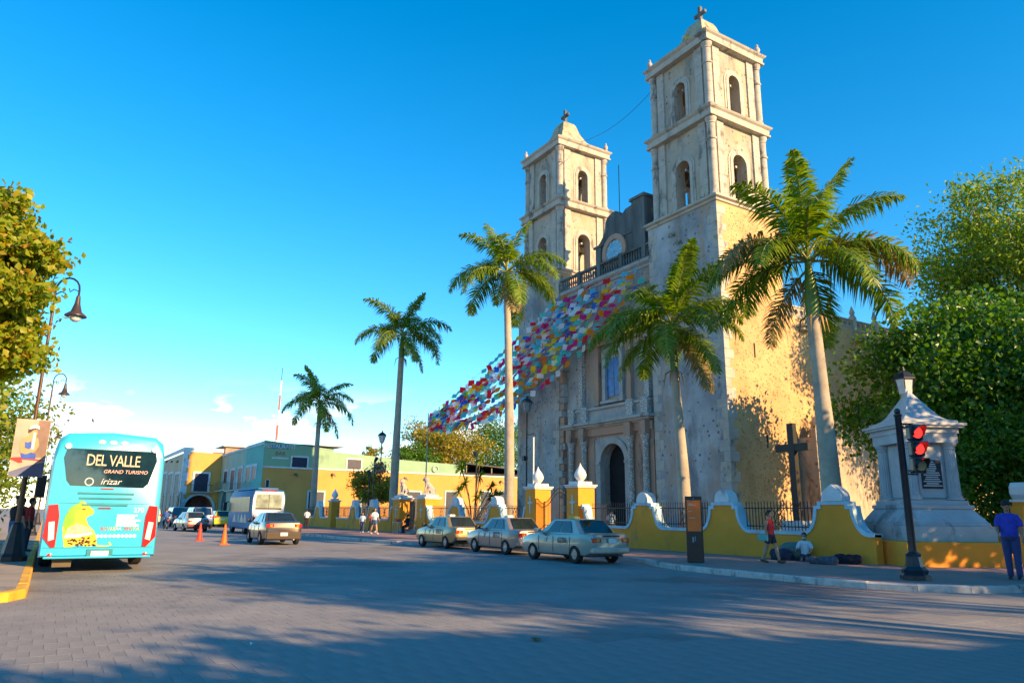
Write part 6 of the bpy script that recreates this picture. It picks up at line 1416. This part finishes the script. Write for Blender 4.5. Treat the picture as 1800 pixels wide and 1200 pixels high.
# ------------------------------------------------------------------ people
skin = mat('skin_brown', (0.34,0.17,0.10), .55, .06, 6); skin2 = mat('skin_tan', (0.42,0.24,0.15), .55, .06, 6)
hair_m = mat('hair_black', (0.012,0.009,0.008), .5, .2, 20)
def fabric(name, c): return mat('cloth_'+name, c, .85, .10, 9, .3, 40)
def ell(c, rx, ry, n=12): return [(c[0]+rx*math.cos(2*PI*j/n), c[1]+ry*math.sin(2*PI*j/n), c[2]) for j in range(n)]
def remesh(o, vs_):
    m_ = o.modifiers.new('remesh','REMESH'); m_.mode = 'VOXEL'; m_.voxel_size = vs_; m_.use_smooth_shade = True
    s_ = o.modifiers.new('smooth','SMOOTH'); s_.factor = .5; s_.iterations = 2
def person(label, loc, rz, h, legs=((.0,.05),(.0,.05)), arms=((.05,.12,.15),(.05,.12,.15)), top=None, bottom=None, shoes=None, sk=None, sleeve=.45, leglen=1.0, hair='short', lean=0.0, vox=.012, sit=None, cap=None, belly=1.0, headturn=0.0, group=None, sleeveless=False):
    """local x = facing, y = left; legs = (thigh forward, knee bend), arms = (forward, outward, elbow bend), radians"""
    sk = sk or skin; t = thing('person', label, 'person', loc, rz, group)
    hipz = .525*h if sit is None else sit
    def T(p):   # lean of the trunk about the hips
        v = Vector(p); d = v - Vector((0,0,hipz)); d.rotate(Matrix.Rotation(lean,3,'Y')); return d + Vector((0,0,hipz))
    up = lambda z_: hipz + (z_-.525)*h
    torso = [((0,0,up(.49)),.066,.088),((0,0,up(.53)),.068*belly,.092),((.008*belly,0,up(.60)),.062*belly,.080*(.5+.5*belly)),((.005,0,up(.70)),.064,.090),((0,0,up(.78)),.062,.100),((-.004,0,up(.815)),.048,.098),((-.004,0,up(.838)),.034,.055)]
    def ring(c, rx, ry, k=1.0, e=0.0): return [T(q) for q in ell(c, (rx*h)*k+e, (ry*h)*k+e)]
    joints = []
    for s, (a, b_) in zip((1,-1), legs):
        hip = Vector((0, s*.048*h, hipz-.01*h)); kn = hip + Vector((math.sin(a), 0, -math.cos(a)))*.245*h + Vector((0,s*.004*h,0)); c = a-b_
        an = kn + Vector((math.sin(c), 0, -math.cos(c)))*.235*h; joints.append((hip, kn, an, c))
    aj = []
    for s, (f_, ab, eb) in zip((1,-1), arms):
        sh = T((0, s*.108*h, up(.800))); d = Vector((math.sin(f_)*math.cos(ab), s*math.sin(ab), -math.cos(f_)*math.cos(ab))); d.rotate(Matrix.Rotation(lean*.5,3,'Y')); el = sh + d*.165*h
        f2 = f_+eb; d2 = Vector((math.sin(f2)*math.cos(ab*.4), s*math.sin(ab)*.3 - s*max(0,eb-.8)*.35, -math.cos(f2)*math.cos(ab*.4))).normalized(); d2.rotate(Matrix.Rotation(lean*.5,3,'Y')); wr = el + d2*.145*h; aj.append((sh, el, wr, d2, s))
    b = MB(); b.loft([ring(*q) for q in torso])
    nk = T((0,0,up(.83))); hd = T((.012*h,0,up(.925)))
    b.tube([T((-.004*h,0,up(.80))), nk, T((.006*h,0,up(.88)))], [.036*h,.030*h,.030*h], 10)
    HR = Matrix.Translation(hd) @ Matrix.Rotation(headturn,4,'Z') @ Matrix.Rotation(lean,4,'Y')
    b.xf = HR; b.ball((0,0,.012*h), .056*h, 12, 8, sx=1.05, sy=.86, sz=1.18); b.tube([(.030*h,0,-.03*h),(.036*h,0,-.052*h)], [.034*h,.022*h], 8); b.tube([(.054*h,0,.015*h),(.068*h,0,-.008*h)], [.008*h,.011*h], 6)
    for s in (-1,1): b.ball((-.004*h,s*.050*h,.004*h), .014*h, 6, 5, sx=.7, sy=.5, sz=1.3)
    b.xf = None
    for (hip, kn, an, c) in joints:
        b.tube([hip+Vector((0,0,.02*h)), hip.lerp(kn,.4), kn, kn.lerp(an,.35), an], [.055*h,.050*h,.035*h,.037*h,.022*h], 10)
        fd = Vector((math.cos(c*.3),0,math.sin(c*.25))); b.tube([an+Vector((-.02*h,0,-.022*h)), an+fd*.05*h+Vector((0,0,-.026*h)), an+fd*.105*h+Vector((0,0,-.030*h))], [.024*h,.024*h,.014*h], 8)
    for (sh, el, wr, d2, s) in aj:
        b.tube([sh+Vector((0,-s*.02*h,.0)), sh.lerp(el,.3), el, el.lerp(wr,.3), wr], [.034*h,.029*h,.022*h,.023*h,.015*h], 10)
        pm_ = wr + d2*.05*h; b.tube([wr, wr+d2*.025*h, pm_], [.014*h,.020*h,.019*h], 8, .6)
        sd = d2.cross(Vector((0,s,0))).normalized()
        for k, (o_, l_) in enumerate(((-.015,.040),(-.005,.046),(.005,.044),(.015,.036))):
            p0 = pm_ + sd*o_*h; cl_ = d2*.8 + Vector((0,-s*.35,0)); b.tube([p0-d2*.006*h, p0+d2*l_*.5*h, p0+d2*l_*.5*h+cl_*l_*.45*h], [.0062*h,.0058*h,.0045*h], 5)
        b.tube([wr+d2*.015*h+sd*.015*h, wr+d2*.035*h+sd*.032*h, wr+d2*.06*h+sd*.034*h], [.0075*h,.0068*h,.005*h], 5)
    o = b.build('body', sk, t); remesh(o, vox*.75)
    if top:
        b = MB(); b.loft([ring(*q, 1.06, .010) for q in (torso[1:] if bottom else torso)][:-1] + [ring(torso[-1][0], torso[-1][1], torso[-1][2], 1.0, .004)])
        if not sleeveless:
            for (sh, el, wr, d2, s) in aj:
                e_ = sh.lerp(el, min(1, sleeve*2)) if sleeve <= .5 else el.lerp(wr, (sleeve-.5)*2)
                pts = [sh+Vector((0,-s*.03*h,.004*h)), sh.lerp(el,.4)] + ([el] if sleeve > .5 else []) + [e_]
                b.tube(pts, [.044*h,.040*h] + ([.031*h] if sleeve > .5 else []) + [.036*h if sleeve <= .5 else .024*h], 10)
        o = b.build('shirt', top, t); remesh(o, vox)
    if bottom:
        b = MB(); b.loft([ring(*q, 1.07, .012) for q in torso[:2]] + [ring((0,0,up(.565)),.066*belly,.088,1.05,.008)])
        for (hip, kn, an, c) in joints:
            if leglen <= .5: e_ = hip.lerp(kn, leglen*2); b.tube([hip+Vector((0,0,.02*h)), hip.lerp(e_,.5), e_], [.062*h,.060*h,.056*h], 12)
            else: e_ = kn.lerp(an, (leglen-.5)*2); b.tube([hip+Vector((0,0,.02*h)), hip.lerp(kn,.5), kn, e_], [.062*h,.055*h,.044*h,.036*h], 12)
        o = b.build('trousers' if leglen > .5 else 'shorts', bottom, t); remesh(o, vox)
    if shoes:
        for (hip, kn, an, c) in joints:
            fd = Vector((math.cos(c*.3),0,math.sin(c*.25))); b = MB(); b.tube([an+Vector((-.034*h,0,-.020*h)), an+Vector((0,0,-.016*h)), an+fd*.06*h+Vector((0,0,-.026*h)), an+fd*.118*h+Vector((0,0,-.032*h))], [.024*h,.031*h,.029*h,.017*h], 10); b.build('shoe', shoes, t, smooth=60)
    b = MB(); b.xf = HR
    if hair == 'cap':
        b.ball((-.004*h,0,.028*h), .060*h, 12, 8, sx=1.06, sy=.92, sz=1.0); b.tube([(.04*h,0,.036*h),(.098*h,0,.028*h)], [.040*h,.034*h], 10, .18); b.build('cap', cap, t, smooth=50)
    elif hair == 'hat':
        b.lathe([(.105*h,.0),(.105*h,.008*h),(.062*h,.012*h),(.056*h,.06*h),(.03*h,.07*h)], (0,0,.04*h), 16); b.build('hat', cap, t, smooth=50)
    else:
        b.ball((-.010*h,0,.024*h), .060*h, 12, 8, sx=1.02, sy=.94, sz=1.12)
        if hair == 'long': b.tube([(-.03*h,0,.03*h),(-.055*h,0,-.06*h),(-.06*h,0,-.16*h),(-.05*h,0,-.22*h)], [.05*h,.055*h,.045*h,.015*h], 10)
        if hair == 'bun': b.ball((-.062*h,0,.02*h), .028*h, 8, 6)
        o = b.build('hair', hair_m, t, smooth=60)
        # keep the face free: the hair sits behind and above
        for v_ in o.data.vertices:
            q = HR.inverted() @ v_.co
            if q.x > .030*h and q.z < .040*h: q.x = .030*h; v_.co = HR @ q
    for s in (-1,1):
        e = MB(); e.xf = HR; e.ball((.0545*h,s*.019*h,.016*h), .0065*h, 6, 4, sx=.5); e.build('eye', dark, t)
    m_ = MB(); m_.xf = HR; m_.box(.050*h,.0595*h,-.014*h,.014*h,-.030*h,-.025*h); m_.build('mouth', mat('lips',(0.25,.08,.06),.6), t)
    return t
wz = .147
def foot(p): return (p.x, p.y, wz)
p = gnd(1357,989,.15)
person('woman in red sleeveless top and dark shorts walking on the red pavement', foot(p), R(12), 1.58, ((.34,.12),(-.30,.10)), ((.30,.10,1.75),(-.15,.10,.25)), fabric('red',(0.62,0.03,0.03)), fabric('dark_denim',(0.02,0.025,0.05)), mat('sandal_brown',(0.10,.05,.03),.6), skin2, leglen=.30, hair='bun', vox=.008, sleeveless=True)
hbg = thing('handbag', 'turquoise shoulder bag hanging at the hip of the woman in red', 'bag', (p.x-.10,p.y-.21,wz+.66), R(12))
MB().box(-.16,.16,-.05,.05,0,.20).build('bag', mat('bag_turquoise',(0.10,0.42,0.42),.5,.1,4), hbg, bevel=.03); MB().tube([(-.14,0,.19),(-.02,.02,.45),(.13,.16,.62),(.16,.12,.45),(.14,0,.19)], .010, 6).build('strap', mat('strap_tan',(0.4,.32,.22),.6), hbg); MB().box(-.161,.161,-.056,-.051,.11,.19).build('flap', mat('bag_turquoise',(0.10,0.42,0.42),.5,.1,4), hbg)
p = gnd(1446,984,.15); p = Vector((p.x, 21.32, 0))
person('person in pale shirt and face mask sitting on the pavement against the ochre wall', (p.x,p.y+.0,wz), R(-62), 1.55, ((1.45,.5),(1.35,.4)), ((.55,.25,1.0),(.55,.25,1.0)), fabric('pale_blue_white',(0.55,0.62,0.68)), fabric('charcoal',(0.04,0.05,0.07)), blackp, skin, sit=.16, leglen=1.0, vox=.009, lean=.12)
q_ = thing('face_mask', 'pale blue face mask worn by the person sitting at the wall', 'mask', (p.x,p.y,wz), R(-62)); MB().ball((.0,0,0), .06, 10, 6, sx=.75, sy=1.0, sz=.8).build('mask', mat('mask_blue',(0.30,.50,.58),.7), q_); q_.location = (p.x+.145*math.cos(R(-62)), p.y+.145*math.sin(R(-62)), wz+.16+(.925-.525)*1.55-.045)
def bundle(label, loc, rz, dims, m, seed):
    g_ = random.Random(seed); t = thing('cloth_bundle', label, 'bundle', loc, rz, 'bundles of the seated person')
    b = MB()
    for k in range(6): b.ball((g_.uniform(-.6,.6)*dims[0], g_.uniform(-.4,.4)*dims[1], dims[2]*g_.uniform(.35,.6)), dims[2]*g_.uniform(.45,.62), 9, 6, sx=g_.uniform(1.0,1.6))
    b.box(-dims[0]*.7,dims[0]*.7,-dims[1]*.6,dims[1]*.6,.0,dims[2]*.5)
    o = b.build('cloth', m, t); remesh(o, .025); return t
cloth_n = fabric('navy',(0.02,0.03,0.06)); cloth_s = fabric('slate',(0.06,0.08,0.11)); cloth_k = fabric('black_blue',(0.010,0.012,0.025))
p1 = Vector((-16.55,20.95,0)); bundle('dark striped bundle between the walking woman and the seated person', foot(p1), R(5), (.50,.26,.34), cloth_n, 1)
p2 = gnd(1447,991,.15); bundle('slate grey bundle lying in front of the seated person', foot(p2), R(8), (.50,.22,.26), cloth_s, 2)
p3 = Vector((-14.35,21.2,0)); bundle('black bundle lying by the ogee capped post and the monument base', foot(p3), R(10), (.48,.26,.28), cloth_k, 3)
p4 = Vector((-16.45,21.45,0)); bundle('greenish bag leaning on the wall behind the seated person', (p4.x,p4.y-.1,wz), R(5), (.20,.16,.52), fabric('grey_green',(0.10,0.16,0.15)), 4)
p = gnd(1786,1017,.15)
person('man in blue shirt, jeans and black cap standing by the kerb beside the monument', foot(p), R(-70), 1.84, ((.06,.05),(-.05,.05)), ((.10,.18,.30),(.12,.14,1.25)), fabric('royal_blue',(0.035,0.05,0.42)), fabric('jeans',(0.03,0.05,0.16)), blackp, skin, sleeve=.42, hair='cap', cap=mat('cap_black',(0.012,.012,.014),.7), vox=.009, belly=1.28, headturn=.3)
# walkers near the lion gate
def at(px, py): q = gnd(px, py, .15); return (q.x, q.y, wz)
person('child in light blue shirt and jeans walking beside the person in orange', at(636,935), R(-20), 1.36, ((.2,.1),(-.2,.1)), ((.3,.15,.4),(-.2,.15,.3)), fabric('light_blue',(0.30,0.48,0.66)), fabric('jeans',(0.03,0.05,0.16)), white_m, vox=.02, group='walkers at the lion gate')
person('person in orange shirt and black trousers striding between a child and a woman', at(653,936), R(-170), 1.5, ((.42,.1),(-.40,.15)), ((.4,.15,.6),(-.3,.15,.3)), fabric('orange',(0.68,0.09,0.02)), fabric('black',(0.015,0.015,0.02)), white_m, vox=.02, group='walkers at the lion gate')
person('long haired woman in pale top and denim shorts walking past the ochre wall', at(657,938.5), R(5), 1.66, ((.36,.1),(-.34,.12)), ((.2,.12,.5),(-.2,.12,.3)), fabric('pale_blue_white',(0.55,0.62,0.68)), fabric('denim',(0.05,0.10,0.22)), white_m, skin2, leglen=.32, hair='long', vox=.02, group='walkers at the lion gate')
person('person in white shirt with dark skirt standing beside the midibus', at(538,929), R(160), 1.6, ((.05,.05),(-.05,.05)), ((.2,.15,.5),(.1,.15,.3)), fabric('white',(0.60,0.64,0.68)), fabric('black',(0.015,0.015,0.02)), blackp, vox=.025)
person('vendor in dark clothes sitting at a small table on the gate steps', (-47.75,WY-.5,.25), R(-150), 1.6, ((1.4,1.4),(1.35,1.35)), ((.5,.15,.9),(.5,.15,.9)), fabric('black',(0.015,0.015,0.02)), fabric('navy',(0.02,0.03,0.06)), blackp, sit=.42, vox=.025)
tb2 = thing('vendor_table', 'small table with blue top and red stool front on the steps by the vendor', 'table', (-48.7,WY-.75,.147))
MB().box(-.45,.45,-.3,.3,.70,.74).build('top', blue_trim, tb2); [MB().box(x_-.02,x_+.02,y_-.02,y_+.02,0,.70).build('leg', steel, tb2) for x_ in (-.42,.42) for y_ in (-.27,.27)]; MB().box(-.3,.2,-.25,.1,.741,.95).build('crate', mat('crate_red',(0.45,.10,.04),.6), tb2)
for (x_, y_, lb, c_, hh) in ((-41.0,23.6,'visitor in white and blue behind the railing near the taxis',(0.45,0.55,0.65),1.7),(-40.3,23.9,'visitor in dark top behind the railing between the wall posts',(0.04,0.05,0.09),1.68),(-34.9,23.8,'visitor in blue behind the railing beside the main gate pillar',(0.05,0.18,0.45),1.72),(-30.9,25.5,'visitor in pale blue seen through the main iron gate',(0.35,0.55,0.68),1.7)):
    person(lb, (x_,y_,.16), R(rnd.choice((-60,-100,120))), hh, ((.1,.1),(-.1,.1)), top=fabric('v%d'%int(c_[0]*1000),c_), bottom=fabric('charcoal',(0.04,0.05,0.07)), shoes=blackp, vox=.025, group='visitors in the churchyard')
# people waiting on the left pavement
person('man in black shirt, blue shorts and hat standing on the left pavement', at(18,969), R(140), 1.72, ((.08,.05),(-.1,.05)), ((.3,.15,.6),(.1,.15,.3)), fabric('black',(0.015,0.015,0.02)), fabric('blue_shorts',(0.05,0.13,0.30)), blackp, skin2, leglen=.42, hair='hat', cap=fabric('hat_dark',(0.03,.03,.035)), vox=.015, belly=1.15, group='people on the left pavement')
person('person in red shirt and grey shorts standing by the lamp post foot', (-31.5,-.75,wz), R(170), 1.72, ((.1,.05),(-.1,.05)), ((.3,.15,.6),(.1,.15,.3)), fabric('bright_red',(0.66,0.04,0.03)), fabric('grey',(0.25,0.25,0.24)), fabric('navy',(0.02,0.03,0.06)), skin2, leglen=.44, vox=.018, hair='cap', cap=fabric('hat_dark',(0.03,.03,.035)), group='people on the left pavement')
person('person in orange shirt standing behind the man with the hat', (-33.5,-2.35,wz), R(100), 1.66, top=fabric('orange',(0.68,0.09,0.02)), bottom=fabric('tan',(0.4,.3,.18)), shoes=blackp, vox=.02, group='people on the left pavement')
person('second person in red shirt beside the side of the tour bus', (-29.5,-.45,wz), R(80), 1.7, top=fabric('bright_red',(0.66,0.04,0.03)), bottom=fabric('charcoal',(0.04,0.05,0.07)), shoes=blackp, vox=.02, group='people on the left pavement')
person('motorcycle rider in blue jacket riding away from the square', (-66.75,8.37,.0), R(184), 1.7, ((1.25,1.5),(1.25,1.5)), ((.95,.2,.3),(.95,.2,.3)), fabric('blue_jacket',(0.03,0.08,0.30)), fabric('black',(0.015,0.015,0.02)), blackp, sit=.82, sleeve=.95, lean=.25, vox=.025, hair='cap', cap=mat('helmet_black',(0.01,.01,.012),.2))
